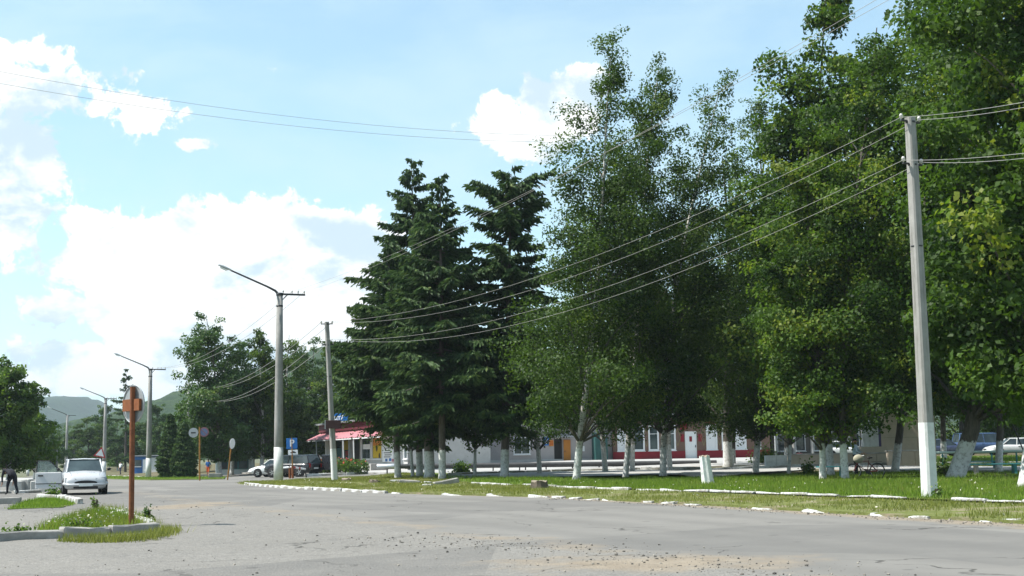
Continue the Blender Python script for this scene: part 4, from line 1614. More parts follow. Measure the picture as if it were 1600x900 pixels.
class Facade:
    """a wall front from ground point a to b; coordinates u along it, z up, w outwards (towards the viewer)"""
    def __init__(self, root, a, b):
        self.root, self.a = root, Vector((a[0], a[1], 0)) - Vector((root.location.x, root.location.y, 0))
        d = Vector((b[0] - a[0], b[1] - a[1], 0))
        self.L = d.length
        self.u = d.normalized()
        self.w = Vector((self.u.y, -self.u.x, 0))
        self.a = self.a

    def pt(self, u, z, w=0.0):
        return self.a + self.u * u + Vector((0, 0, z)) + self.w * w

    def box(self, name, u0, u1, z0, z1, w0, w1, mat, parent=None, mb=None):
        m = mb or MB()
        vs = [self.pt(u, z, w) for w in (w0, w1) for u, z in ((u0, z0), (u1, z0), (u1, z1), (u0, z1))]
        m.add(vs, [(0, 1, 2, 3), (4, 7, 6, 5), (0, 4, 5, 1), (1, 5, 6, 2), (2, 6, 7, 3), (3, 7, 4, 0)])
        if mb is None:
            return m.build(name, mat, parent or self.root)

    def wall(self, holes, z0, z1, depth, mat, name='wall', th=.25, u0=0.0, u1=None):
        """wall with real openings (u0, u1, z0, z1)"""
        u1 = self.L if u1 is None else u1
        us = sorted({u0, u1} | {h[0] for h in holes} | {h[1] for h in holes})
        m = MB()
        for a, b in zip(us[:-1], us[1:]):
            col = sorted([(h[2], h[3]) for h in holes if h[0] < (a + b) / 2 < h[1]])
            z = z0
            for c0, c1 in col + [(z1, z1)]:
                if c0 > z:
                    self.box('', a, b, z, c0, -th, 0, None, mb=m)
                z = c1
        # sides and back
        self.box('', u0, u0 + .2, z0, z1, -depth, -th - .003, None, mb=m)
        self.box('', u1 - .2, u1, z0, z1, -depth, -th - .003, None, mb=m)
        self.box('', u0, u1, z0, z1, -depth - .2, -depth - .003, None, mb=m)
        return m.build(name, mat, self.root)

    def window(self, u0, u1, z0, z1, bars=1, trans=0.0, curtain=True, fw=.09, mat=None, proud=.04):
        mat = mat or M_FRAME
        m = MB()
        f = fw
        for a, b, c, d in ((u0, u1, z0, z0 + f), (u0, u1, z1 - f, z1), (u0, u0 + f, z0 + f, z1 - f), (u1 - f, u1, z0 + f, z1 - f)):
            self.box('', a, b, c, d, -.10, proud, None, mb=m)
        iw = (u1 - u0 - 2 * f)
        for k in range(bars):
            x = u0 + f + iw * (k + 1) / (bars + 1)
            self.box('', x - .03, x + .03, z0 + f, z1 - f, -.08, .015, None, mb=m)
        if trans:
            zz = z1 - f - (z1 - z0) * trans
            self.box('', u0 + f, u1 - f, zz - .03, zz + .03, -.08, .012, None, mb=m)
        w = m.build('window', mat, self.root)
        m = MB()
        self.box('', u0 + f, u1 - f, z0 + f, z1 - f, -.075, -.06, None, mb=m)
        m.build('pane', M_GLASS, w)
        m = MB()
        self.box('', u0 - .05, u1 + .05, z0 - .06, z0 - .002, -.05, .12, None, mb=m)
        m.build('sill', M_FRAME, w)
        if curtain:
            m = MB()
            self.box('', u0 + f, u0 + f + iw * .38, z0 + f, z1 - f, -.22, -.2, None, mb=m)
            m.build('curtain', M_CURT, w)
        return w


YB = 117.0
def XB(px, D=YB):
    return A(px, 712, D).x


def base_at(px, D):
    x = XB(px, D)
    return Vector((x, D, float(zt(x, D))))


# grey rendered building
a, b = base_at(640, 113), base_at(957, YB)
zg = .46
t = thing('grey_building', 'long grey rendered one-storey building behind the spruce trunks', 'building', (a.x, a.y, 0))
F = Facade(t, a, b)
def ug(px):
    return (XB(px, YB - 1) - a.x) / F.u.x
HG = 4.35
holes = [(ug(802.5), ug(828.5), zg + .75, zg + 2.3), (ug(866), ug(879), zg, zg + 2.1), (ug(720), ug(742), zg + .85, zg + 2.3)]
F.wall(holes, -.3, HG, 9, M_GREY)
F.box('plinth', -.03, F.L + .03, -.3, zg + .30, .003, .05, M_PLINTH)
F.window(ug(802.5), ug(828.5), zg + .75, zg + 2.3, 1)
F.window(ug(720), ug(742), zg + .85, zg + 2.3, 1)
F.box('doorway', ug(866), ug(879), zg, zg + 2.1, -.6, -.25, M_BLACK)
d = F.box('door', ug(880.5), ug(891.5), zg, zg + 2.0, .055, .11, M_ORANGE)
F.box('handle', ug(882), ug(882.8), zg + .9, zg + 1.05, .112, .16, M_STEEL, d)
F.box('canopy', ug(862), ug(894), zg + 2.2, zg + 2.34, 0.003, .9, M_ROOF)
F.box('step', ug(862), ug(894), zg - .25, zg + .02, .055, .9, M_CONC)
pq = F.box('blue_plaque', ug(849), ug(857.5), zg + 1.52, zg + 2.3, .006, .04, M_BLUE)
for k in range(4):
    F.box('text_line', ug(850.6), ug(856), zg + 1.66 + k * .12, zg + 1.71 + k * .12, .042, .047, M_SIGNW, pq)
F.box('emblem', ug(852.2), ug(854.5), zg + 2.12, zg + 2.25, .042, .047, M_SIGNW, pq)
pq = F.box('red_plaque', ug(858.3), ug(865), zg + 1.45, zg + 1.98, .006, .04, M_ORPR)
for k in range(3):
    F.box('text_line', ug(859.4), ug(864), zg + 1.56 + k * .13, zg + 1.6 + k * .13, .042, .047, M_RED, pq)
F.box('notice', ug(909), ug(914), zg + .95, zg + 1.42, .006, .03, M_SIGNW)
ac = F.box('air_conditioner', ug(904), ug(915), zg + 2.55, zg + 3.05, .006, .35, M_FRAME)
m = MB()
m.lathe([(.2, 0), (.2, .02)], 14)
fan = m.build('fan_grille', M_STEEL, ac)
fan.matrix_local = Matrix.Translation(F.pt(ug(908), zg + 2.8, .352)) @ Matrix.Rotation(R(90), 4, 'X')
bo = F.box('green_booth', ug(925.5), ug(945), zg - .1, zg + 2.55, .055, 1.2, M_DARKG)
F.box('booth_door', ug(934), ug(941.5), zg, zg + 1.75, 1.203, 1.24, surf('booth_door_paint', (.05, .10, .10), .5, .1, 4, .1), bo)
F.box('booth_lettering', ug(936), ug(943), zg + 2.2, zg + 2.36, 1.203, 1.215, M_SIGNW, bo)
m = MB()
for (u0, u1, z0, z1) in ((-.5, F.L + .1, HG + .003, HG + .2),):
    F.box('', u0, u1, z0, z1, -9.6, .5, None, mb=m)
m.build('roof', M_ROOF, t)

# red and brown shop building
a, b = base_at(958, YB - .4), base_at(1204, YB + .4)
t = thing('brown_building', 'brown one-storey shop building with red plinth and tall white windows', 'building', (a.x, a.y, 0))
F = Facade(t, a, b)
def ur(px):
    return (XB(px, YB) - a.x) / F.u.x
zr = .5
wins = [(964.5, 978), (988, 1007.5), (1013.5, 1030), (1046, 1056.5), (1104.5, 1122), (1129, 1145), (1150.5, 1168), (1181, 1191)]
hol = [(ur(p), ur(q), zr + .86, zr + 3.15) for p, q in wins] + [(ur(1071), ur(1089.5), zr + .12, zr + 2.55)]
F.wall(hol, -.3, 4.5, 9, M_BROWN)
seg = [(0, ur(1070.8)), (ur(1089.7), F.L)]
for s0, s1 in seg:
    F.box('red_plinth', s0, s1, zr - .02, zr + .8, .004, .07, M_REDW)
for k, (p, q) in enumerate(wins):
    w = F.window(ur(p), ur(q), zr + .86, zr + 3.15, 0, .28, True, .14)
    if k in (0, 4, 6, 7):
        F.box('blind', ur(p) + .14, ur(q) - .14, zr + 1.0, zr + 3.01, -.057, -.05, M_FRAME, w)
m = MB()
d = F.box('door', ur(1071), ur(1089.5), zr + .12, zr + 2.55, -.12, -.04, M_FRAME)
F.box('red_notice', ur(1078), ur(1082.2), zr + 1.62, zr + 2.1, -.037, -.02, M_REDW, d)
F.box('handle', ur(1087), ur(1088), zr + 1.1, zr + 1.3, -.037, .02, M_STEEL, d)
for (p, q) in ((1064, 1069.6), (1092, 1098)):
    F.box('red_plaque', ur(p), ur(q), zr + 1.62, zr + 2.3, .004, .03, M_REDW)
F.box('red_sign', ur(1064), ur(1074), zr + 2.75, zr + 3.3, .004, .12, M_REDW)
F.box('red_sign', ur(1104), ur(1122), zr + 3.2, zr + 3.45, .004, .12, M_REDW)
M_OLIVE = surf('olive_trim', (0.22, 0.19, 0.09), .8, .1, 4, .1)
for p in (958.8, 1010.4, 1059.5, 1100.5, 1125.4, 1147.8):
    cu, hw = ur(p), .30
    if p == 958.8:
        cu, hw = ur(960.2), .28
    for s in (-1, 1):
        for v in (-1, 1):
            m = MB()
            pts = [(cu + s * hw, zr + 2.05), (cu, zr + 2.05 + v * .85), (cu, zr + 2.05 + v * .72), (cu + s * (hw - .05), zr + 2.05)]
            vs = [F.pt(x, z, w) for w in (.004, .03) for x, z in pts]
            m.add(vs, [(0, 1, 2, 3), (4, 7, 6, 5), (0, 4, 5, 1), (1, 5, 6, 2), (2, 6, 7, 3), (3, 7, 4, 0)])
            m.build('diamond_trim', M_OLIVE, t)
F.box('porch_step', ur(1052), ur(1128), zr - .45, zr + .08, .075, 1.6, M_CONC)
F.box('roof', -.1, F.L + .3, 4.503, 4.75, -9.6, .55, M_ROOF)
F.box('cornice', 0, F.L, 4.2, 4.45, .004, .3, M_BROWN)

# pink-roofed shop
a, b = GD(508, 132), GD(637, 105)
t = thing('shop', 'small shop with pink awning and poster windows behind the flower bed', 'shop', (a.x, a.y, 0))
F = Facade(t, a, b)
zs = .22
def us(px):
    d1, d2 = Vector((a.x, a.y)), Vector((b.x, b.y))
    lo, hi = 0.0, 1.0
    for _ in range(40):
        mid = (lo + hi) / 2
        q = d1.lerp(d2, mid)
        x_img = q.x / q.y
        r_ = ray(px, 705)
        if x_img < r_.x / r_.y:
            lo = mid
        else:
            hi = mid
    return lo * F.L
H1 = 3.9
op = [(520, 534.5), (536, 545), (548, 562), (564.5, 579), (581, 597), (631, 638.2)]
hol = [(us(p), us(q), zs + (.8 if k != 2 else .1), zs + 2.75) for k, (p, q) in enumerate(op)]
F.wall(hol, -.5, H1, 7, M_PLINTH)
for k, (p, q) in enumerate(op):
    z0 = zs + (.8 if k != 2 else .1)
    if k == 2:
        F.box('doorway', us(p), us(q), z0, zs + 2.75, -1.0, -.26, M_BLACK)
        continue
    w = F.window(us(p), us(q), z0, zs + 2.75, 0, 0, False, .07)
    if k == 0:
        F.box('poster', us(526), us(533), zs + 1.0, zs + 1.9, -.056, -.045, M_TEAL, w)
    if k == 1:
        F.box('poster', us(537), us(544), zs + 1.7, zs + 2.6, -.056, -.045, M_YELL, w)
        F.box('poster', us(539), us(544.3), zs + 1.15, zs + 1.6, -.056, -.045, M_RED, w)
    if k == 3:
        F.box('poster', us(566), us(577.5), zs + 1.7, zs + 2.15, -.056, -.045, M_SIGNW, w)
    if k == 4:
        F.box('poster', us(581.8), us(596.2), zs + .9, zs + 2.0, -.056, -.045, M_YELL, w)
        F.box('poster', us(581.8), us(596.2), zs + 2.0, zs + 2.66, -.056, -.043, M_ORPR, w)
        for (p_, z_, r_) in ((588, zs + 1.75, .32), (592, zs + 1.1, .28)):
            m = MB()
            pts = [(us(p_) + r_ * (1 if i % 2 else .75) * math.cos(i * math.pi / 9), z_ + r_ * (1 if i % 2 else .75) * math.sin(i * math.pi / 9)) for i in range(18)]
            vs = [F.pt(x, z, w_) for w_ in (-.042, -.036) for x, z in pts]
            m.add(vs, [tuple(range(18)), tuple(range(35, 17, -1))] + [(i, (i + 1) % 18, 18 + (i + 1) % 18, 18 + i) for i in range(18)])
            m.build('flower_print', M_BLACK, w)
wb = F.box('white_board', us(598.5), us(615.5), zs + .55, zs + 2.3, .005, .06, M_SIGNW)
for k, (p, q, z) in enumerate(((602, 611, 1.95), (601, 613, 1.7), (604, 611, 1.5), (601, 612, 1.3), (602, 613, 1.12), (601, 611, .95))):
    F.box('text_line', us(p), us(q), zs + z, zs + z + .07, .062, .068, M_STEEL, wb)
for (p, z, c) in ((603, .72, M_BLUE), (609, .75, M_BLUE), (613, .70, M_PINK)):
    F.box('print', us(p), us(p + 3.5), zs + z - .12, zs + z + .12, .062, .068, c, wb)
# awning sheets
AW0, AW1 = us(508) - 1.2, us(628)
ns = 26
for k in range(ns):
    u0, u1 = AW0 + (AW1 - AW0) * k / ns, AW0 + (AW1 - AW0) * (k + 1) / ns - .02
    m = MB()
    vs = []
    for w_, z_ in ((.005, 3.52), (1.75, 2.72)):
        for u, dz in ((u0, 0), ((u0 * .7 + u1 * .3), .0), ((u0 * .55 + u1 * .45), .06), ((u0 * .3 + u1 * .7), .06), ((u0 * .15 + u1 * .85), 0), (u1, 0)):
            vs.append(F.pt(u, zs + z_ + dz, w_))
    fs = [(i, i + 1, 7 + i, 6 + i) for i in range(5)]
    m.add(vs, fs)
    vs2 = [v - Vector((0, 0, .03)) for v in vs]
    m.add(vs2, [tuple(reversed(f)) for f in fs])
    m.build('awning_sheet', M_PINK, t)
m = MB()
F.box('', AW0, AW1, zs + 2.60, zs + 2.70, 1.66, 1.74, None, mb=m)
m.build('awning_beam', M_FRAME, t)
for p in (519, 545.5, 563, 580):
    m = MB()
    m.tube([F.pt(us(p), zs - .3, 1.55), F.pt(us(p), zs + 2.6, 1.62)], .06, 8)
    m.build('awning_post', M_FRAME, t)
F.box('fascia', -1, F.L, zs + 3.53, zs + 4.25, .01, .45, M_MAROON)
F.box('roof', -1.4, F.L + .2, zs + 4.253, zs + 4.42, -8, .8, M_ROOF)
F.box('porch_step', us(565), us(606), zs - .5, zs + .42, .06, 1.5, M_CONC)
# the shop's roof sign
q = A(533, 656, 126)
mb = MB()
mb.bbox((-1.05, -.08, -.62), (.85, .08, .62), .01)
o = mb.build('shop_sign', M_BLUE, None, (q.x - .1, q.y, q.z))
o.rotation_euler = (0, 0, R(-12))
tag(o, 'blue and red sign board with white letters above the pink awning', 'shop sign')
mb = MB()
mb.box((-1.04, -.10, -.61), (.84, -.083, -.28))
mb.build('red_panel', M_RED, o)
obj('lettering', text_mesh('цт7', .62, M_SIGNW, bold=.02), o, (-.1, -.09, .2))
mb = MB()
for x in (-.7, .5):
    mb.box((x - .04, -.04, -1.3), (x + .04, .04, -.623))
mb.build('bracket', M_STEEL, o)

# hall with pillars beyond the park, and the pale block far behind
a, b = base_at(1206, 121), base_at(1352, 121)
t = thing('pillared_hall', 'dark pillared hall in shade behind the low white wall', 'building', (a.x, a.y, 0))
F = Facade(t, a, b)
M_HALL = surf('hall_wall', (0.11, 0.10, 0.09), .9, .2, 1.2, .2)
wn = [(k * 1.7 + .55, k * 1.7 + 1.5, 1.1, 3.4) for k in range(5)]
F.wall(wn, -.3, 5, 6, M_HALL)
for h in wn:
    F.window(*h, bars=0, trans=.3, curtain=True, fw=.07)
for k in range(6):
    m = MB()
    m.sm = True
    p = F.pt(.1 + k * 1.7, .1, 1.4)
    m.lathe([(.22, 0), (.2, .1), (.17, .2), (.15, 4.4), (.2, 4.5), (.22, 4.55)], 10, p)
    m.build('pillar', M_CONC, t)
F.box('roof', -.4, F.L + .4, 5.003, 5.3, -6.4, 1.8, M_ROOF)
F.box('beam', -.2, F.L + .2, 4.66, 4.98, 1.2, 1.6, M_CONC)

p = GD(548, 205)
t = thing('apartment_block', 'pale pinkish apartment block glimpsed between the spruce and the poles', 'building', p)
F = Facade(t, (p.x - 7, p.y), (p.x + 9, p.y))
M_PALE = surf('pale_pink_render', (0.52, 0.45, 0.44), .9, .08, 1, .2)
wn = [(1.2 + k * 2.6, 2.6 + k * 2.6, 1.6 + f * 3.0, 3.2 + f * 3.0) for f in range(4) for k in range(6)]
F.wall(wn, -1, 13, 9, M_PALE)
for h in wn:
    F.window(*h, bars=1, curtain=True)
F.box('roof', -.4, F.L + .4, 13.003, 13.4, -9.4, .4, M_ROOF)

# blue kiosk far down the street, and the painted kiosk in the shade
p = GD(221, 182)
t = thing('kiosk', 'small blue and white kiosk far down the street', 'kiosk', p, R(-6))
mb = MB()
mb.bbox((-1.25, -.0, -.2), (.95, 3, 2.4), .03)
mb.build('wall', surf('kiosk_blue', (0.03, 0.12, 0.33), .6, .1, 2, .1), t)
mb = MB()
mb.box((.96, -.05, -.2), (2.6, 3, 2.2))
mb.build('side_wall', M_WASH, t)
mb = MB()
mb.box((-1.4, -.3, 2.403), (2.75, 3.2, 2.55))
mb.build('roof', M_ROOF, t)
mb = MB()
mb.box((-1.0, -.06, 1.0), (.0, -.005, 1.9))
w = mb.build('window', M_GLASS, t)
mb = MB()
mb.box((-1.05, -.2, .9), (.05, -.065, .98))
mb.build('counter', M_FRAME, w)
mb = MB()
mb.box((.2, -.06, 0), (.85, -.005, 1.95))
mb.build('door', M_FRAME, t)
p = GD(364, 128)
t = thing('kiosk', 'pale teal painted kiosk in shade under the street trees', 'kiosk', p, R(4))
mb = MB()
mb.bbox((-1.7, 0, -.1), (1.7, 2, 2.15), .03)
mb.build('wall', surf('kiosk_pale', (0.42, 0.48, 0.50), .7, .1, 2, .1), t)
mb = MB()
mb.box((-1.5, -.05, .5), (1.5, -.004, 1.9))
w = mb.build('window', M_TEAL, t)
for k in range(3):
    mb = MB()
    mb.box((-1.45 + k, -.075, .55), (-.55 + k, -.053, 1.85))
    mb.build('pane', M_GLASS, w)
mb = MB()
mb.box((-1.9, -.3, 2.153), (1.9, 2.2, 2.3))
mb.build('roof', M_ROOF, t)

# ------------------------------------------------------------------ heating pipe on stilts
L0, L1 = GD(589, 92), GD(1120, 92)
t = thing('heating_pipe', 'long lagged heating pipe on low stilts in front of the buildings', 'pipe', L0)
z0, z1 = A(595, 729, 92).z - L0.z, A(1120, 722.5, 92).z - L0.z
e = L1 - L0
pt = lambda s: Vector((e.x * s, e.y * s, z0 + (z1 - z0) * s))
mb = MB()
mb.sm = True
mb.tube([pt(0), pt(.002), pt(.055)], [.15, .19, .19], 12)
mb.build('shiny_lagging', surf('zinc_lagging', (0.5, 0.52, 0.54), .35, .1, 4, .1, .6), t)
mb = MB()
mb.sm = True
mb.tube([pt(.0555), pt(1)], .165, 12)
mb.build('dark_lagging', surf('tar_lagging', (0.06, 0.062, 0.066), .8, .25, 3, .4), t)
mb = MB()
mb.sm = True
mb.tube([pt(.08) + Vector((0, .5, -.1)), pt(1) + Vector((0, .5, -.1))], .10, 10)
mb.build('return_pipe', surf('tar_lagging', (0.05, 0.05, 0.05), .8), t)
for k in range(13):
    s = .03 + k * .078
    q = pt(s)
    for dx in (0, .42) if k % 2 else (0,):
        mb = MB()
        mb.box((q.x + dx - .045, q.y - .05, float(zt(L0.x + q.x, L0.y + q.y)) - L0.z - .1), (q.x + dx + .045, q.y + .05, q.z - .1))
        mb.build('stilt', M_STEEL, t)

# ------------------------------------------------------------------ park furniture
M_BEIGE = surf('beige_tile', (0.47, 0.40, 0.32), .8, .08, 2, .2, dirt=(.36, .31, .25))
p0, p1 = G(1197, 729), G(1231, 729)
def blockwall(name, label, cat, px0, px1, pyb, D, h, mat, n, th=.45, cap=True):
    q0, q1 = GD(px0, D), GD(px1, D)
    t = thing(name, label, cat, q0)
    L = q1.x - q0.x
    for k in range(n):
        mb = MB()
        mb.bbox((L * k / n + .008, 0, -.3), (L * (k + 1) / n - .008, th, h), .012)
        mb.build('panel', mat, t)
    if cap:
        mb = MB()
        mb.box((-.05, -.06, h + .003), (L + .05, th + .06, h + .08))
        mb.build('coping', M_CONC, t)
    return t, q0, L


blockwall('low_wall', 'white painted low block wall beside the leaning birch', 'wall', 1197, 1231, 0, 82, .84, M_WASH, 2, .5, False)
blockwall('podium_wall', 'long beige panelled podium wall behind the bicycle', 'wall', 1232, 1388, 0, 83.5, .80, M_BEIGE, 9)
blockwall('podium_wall', 'taller beige curved-end podium wall under the white stele', 'wall', 1389, 1452, 0, 80, 1.0, M_BEIGE, 3)
q = GD(1351, 88)
t = thing('stele', 'white monument stele with its shadow side painted dark violet beyond the trees', 'monument', q)
zz = A(1360, 698, 88).z - q.z
for k in range(4):
    mb = MB()
    mb.bbox((0, -.02, (zz if k == 0 else zz + .9 + (k - 1) * 1.25) + .01), (1.06, .5, zz + .9 + k * 1.25 - .01), .012)
    mb.build('slab', M_WASH, t)
mb = MB()
mb.box((1.063, .05, -.2), (1.25, .6, zz + 4.6))
mb.build('shadow_side', surf('violet_shade', (0.06, 0.045, 0.13), .5, .15, 3, .1), t)  # shadow side of the stele, its shade painted as a dark violet strip
mb = MB()
mb.box((-.2, -.05, -.3), (1.5, .7, zz))
mb.build('base', M_BEIGE, t)
q = GD(1375, 91)
t = thing('monument_wall', 'beige tiled monument wall right of the white stele', 'monument', q)
for r_ in range(5):
    for c_ in range(3):
        mb = MB()
        mb.bbox((.15 + c_ * 1.3 + .008, 0, r_ * .95 - .2 + .008), (.15 + c_ * 1.3 + 1.292, .4, r_ * .95 + .742), .01)
        mb.build('tile', M_BEIGE, t)
for k in range(3):
    mb = MB()
    mb.box((2.9, -.05, 1.15 + k * .45), (3.7, -.004, 1.5 + k * .45))
    mb.build('plaque', M_CONC, t)

# double lamp in the park
q = GD(1213, 100)
t = thing('park_lamp', 'slim twin-headed park lamp in front of the pillared hall', 'street lamp', q)
mb = MB()
mb.sm = True
mb.tube([(0, 0, -.1), (0, 0, 3.1)], [.06, .04], 8)
mb.build('pole', M_LAMP, t)
mb = MB()
mb.tube([(-.35, 0, 3.12), (.35, 0, 3.12)], .03, 6)
mb.build('cross_arm', M_LAMP, t)
for s in (-1, 1):
    mb = MB()
    mb.sm = True
    mb.lathe([(.03, 0), (.10, .06), (.12, .18), (.08, .27), (.02, .3)], 10, (s * .3, 0, 3.14))
    mb.build('lamp_shade', M_SIGNW, t)

# red sun umbrella behind the podium wall
q = GD(1250, 90)
t = thing('sun_umbrella', 'low red parasol showing above the beige wall', 'umbrella', q)
zz = A(1250, 707, 90).z - q.z
mb = MB()
mb.sm = True
mb.tube([(0, 0, -.05), (0, 0, zz + .08)], .03, 8)
mb.build('pole', M_FRAME, t)
for k in range(8):
    mb = MB()
    a0, a1 = k * math.pi / 4 + .01, (k + 1) * math.pi / 4 - .01
    mb.add([(0, 0, zz), (.78 * math.cos(a0), .78 * math.sin(a0), zz - .22), (.78 * math.cos(a1), .78 * math.sin(a1), zz - .22), (.80 * math.cos(a0), .80 * math.sin(a0), zz - .34), (.80 * math.cos(a1), .80 * math.sin(a1), zz - .34)], [(0, 1, 2), (1, 3, 4, 2)])
    mb.build('canopy_panel', surf('parasol_red', (0.50, 0.07, 0.08), .7, .08, 4, .1), t)


def bench(label, px, D, rz, L=1.9):
    q = GD(px, D)
    t = thing('park_bench', label, 'bench', q + Vector((0, 0, .06)), rz, 'park benches')
    for k in range(4):
        mb = MB()
        mb.bbox((-L / 2, -.24 + k * .125, .44), (L / 2, -.13 + k * .125, .485), .006)
        mb.build('seat_slat', M_TEAL, t)
    for s in (-1, 1):
        mb = MB()
        mb.prism([(-.22, -.08), (.22, -.08), (.17, .436), (-.19, .436)], .12, (Vector((s * L * .36 - .06, .0, 0)), Vector((0, 1, 0)), Vector((0, 0, 1)), Vector((1, 0, 0))))
        mb.build('leg', M_CONC if s < 0 else M_TEAL, t)
    return t


bench('teal park bench behind the whitewashed trunk group', 1300, 57, R(8), 1.3)
bench('teal park bench at far right under the big trees', 1555, 57, R(-3), 2.3)
bench('teal bench partly hidden by the leaning dark trunk', 1535, 68, R(2), 2.0)

# green railing at right
q = GD(1462, 77)
t = thing('railing', 'pale green pipe railing beyond the benches', 'railing', q)
L = GD(1640, 77).x - q.x
zz = A(1540, 706, 77).z - q.z
mb = MB()
mb.sm = True
mb.tube([(0, 0, zz), (L, 0, zz)], .075, 8)
mb.build('rail', surf('pale_green_paint', (0.30, 0.40, 0.38), .6, .1, 4, .1), t)
for k in range(5):
    mb = MB()
    mb.tube([(L * (k + .3) / 4.6, 0, -.1), (L * (k + .3) / 4.6, 0, zz - .07)], .05, 8)
    mb.build('post', M_TEAL, t)

# thin leaning lamp pole at the right
a_, b_ = G(1640, 742), A(1483, 487, 40)
b_ = A(1500, 505, 52)
a_ = GD(1618, 52)
t = thing('garden_lamp', 'thin leaning pole with a small white lamp among the right trees', 'street lamp', a_)
mb = MB()
mb.sm = True
e = b_ - a_
mb.tube([(0, 0, -.1), e * .5 + Vector((.15, 0, .1)), e], [.03, .025, .02], 7)
mb.build('pole', M_STEEL, t)
mb = MB()
mb.sm = True
mb.tube([e, e + Vector((-.35, -.05, .5))], .018, 6)
mb.ball(e + Vector((-.4, -.05, .55)), (.14, .1, .08), 8, 6)
mb.build('lamp_head', M_LAMP, t)

# white concrete barrier blocks by the parked car
for k, (px, D, lab) in enumerate(((27, 60, 'low white concrete block behind the bending man, leftmost of its row'), (43, 60.5, 'second low white concrete block, at the foot of the dark pole'), (57.5, 58.5, 'third low white concrete block, left of the open car door'), (74, 57, 'low white concrete block right behind the open car door'))):
    q = GD(px, D)
    mb = MB()
    w_ = (.30, .22, .22, .30)[k]
    mb.bbox((-w_, -.25, -.05), (w_, .25, (.45, .52, .46, .42)[k]), .03)
    o = mb.build('concrete_block', surf('dirty_block', (0.40, 0.39, 0.37), .9, .2, 4, .5, dirt=(.24, .23, .21)), None, q)
    o.rotation_euler = (0, 0, R((5, -8, 10, -4)[k]))
    tag(o, lab, 'concrete block', 'white concrete blocks at left')
q = GD(30, 70)
mb = MB()
for k in range(1):
    mb.bbox((-5, -.2, -.1), (3.4, .2, .35), .03)
o = mb.build('parapet', M_CONC, None, q)
tag(o, 'long low whitewashed parapet behind the concrete blocks', 'wall')

# stumps and slabs on the verge
def stump(label, px, py, r, h, mat, seed, tilt=0.0, cut=None, name='tree_stump', D=None):
    q = GD(px, D) if D else G(px, py)
    rd = random.Random(seed)
    t = thing(name, label, 'stump', q + Vector((0, 0, .05)))
    t.rotation_euler = (rd.uniform(-.05, .05), tilt, 0)
    mb = MB()
    n = 14
    k = [1 + rd.uniform(-.18, .16) for _ in range(n)]
    vs = []
    for z, f in ((-.1, 1.22), (h * .15, 1.04), (h * .6, .93), (h, .88)):
        vs += [(r * f * k[i] * math.cos(6.283 * i / n), r * f * k[i] * math.sin(6.283 * i / n), z + (rd.uniform(-.05, .05) if z == h else 0)) for i in range(n)]
    fs = [(j * n + i, j * n + (i + 1) % n, (j + 1) * n + (i + 1) % n, (j + 1) * n + i) for j in range(3) for i in range(n)]
    mb.add(vs, fs)
    mb.build('bark', mat, t)
    mb = MB()
    mb.add([(v[0], v[1], v[2] + .002) for v in vs[-n:]] + [(0, 0, h + .02)], [(i, (i + 1) % n, n) for i in range(n)])
    mb.build('cut_face', cut or surf('cut_wood', (0.25, 0.21, 0.16), .9, .25, 12, .4), t)
    return t


M_BARKS = surf('stump_bark', (0.10, 0.082, 0.062), .95, .35, 10, .9)
M_WASHB = bark_mat('maple_bark', 'maple', 1.35)
stump('tall whitewashed tree stump standing on the lawn', 1107, 760, .20, 1.08, surf('washed_bark', (0.66, 0.67, 0.66), .9, .14, 10, .9, dirt=(.34, .33, .3)), 5, R(-6))
stump('wide low tree stump in front of the fourth spruce trunk', 842, 765, .32, .26, M_BARKS, 6)
stump('flat low stump at the foot of the sign board pole', 541, 753, .30, .12, M_BARKS, 7)
stump('low stump by the broken slabs near the spruces', 585, 756, .28, .12, M_BARKS, 8)
for k, (px, py, L, W, H_, rz, ty, lab) in enumerate(((697, 758.5, 1.1, .5, .20, .25, -.16, 'tilted grey concrete slab between the spruce trunks and the kerb'), (641, 757, .95, .4, .16, -.1, .08, 'flat broken concrete slab before the first spruce trunk'), (622, 754.5, .8, .25, .1, .1, .02, 'white broken kerb piece beside the first spruce trunk'), (672, 757.5, .55, .25, .1, .4, .1, 'small white broken kerb piece between the two slabs'), (668, 761, .4, .22, .08, -.3, 0, 'tiny white rubble piece lying on the verge'))):
    o = obj('concrete_slab', stone_mesh(60 + k, 1, W, H_, [M_CONC_D if k < 2 else M_KERB]))
    q = G(px, py)
    o.location, o.scale, o.rotation_euler = q + Vector((0, 0, .05 + H_ * .4)), (L, 1, 1), (0, ty, rz)
    tag(o, lab, 'rubble')

# ------------------------------------------------------------------ vehicles
M_TYRE = surf('tyre_rubber', (0.018, 0.018, 0.019), .85, .2, 12, .2)
M_RIM = surf('wheel_rim', (0.42, 0.43, 0.44), .35, .08, 12, 0, .7)
M_PLATE = surf('number_plate', (0.7, 0.71, 0.7), .5, .04, 12, 0)
M_TRIM = surf('black_trim', (0.014, 0.014, 0.016), .55, .1, 12, 0)
M_TAIL = surf('tail_lamp', (0.28, 0.01, 0.012), .2, .05, 12, 0)


def lens_mat():
    t = NT('headlamp_lens')
    t.col((.20, .22, .24))
    t.rough(.06)
    t.p.inputs['Specular IOR Level'].default_value = .8
    return t.mat


M_LENS = lens_mat()


def paint(name, col, rough=.28):
    t = NT(name)
    t.col(t.mix(t.rng(t.noise(2.2, 5, .6), .3, .7), tuple(c * .93 for c in col), col))
    t.rough(t.rng(t.noise(4, 4), .3, .7, rough - .06, rough + .1))
    t.p.inputs['Coat Weight'].default_value = .25
    t.p.inputs['Coat Roughness'].default_value = .12
    return t.mat


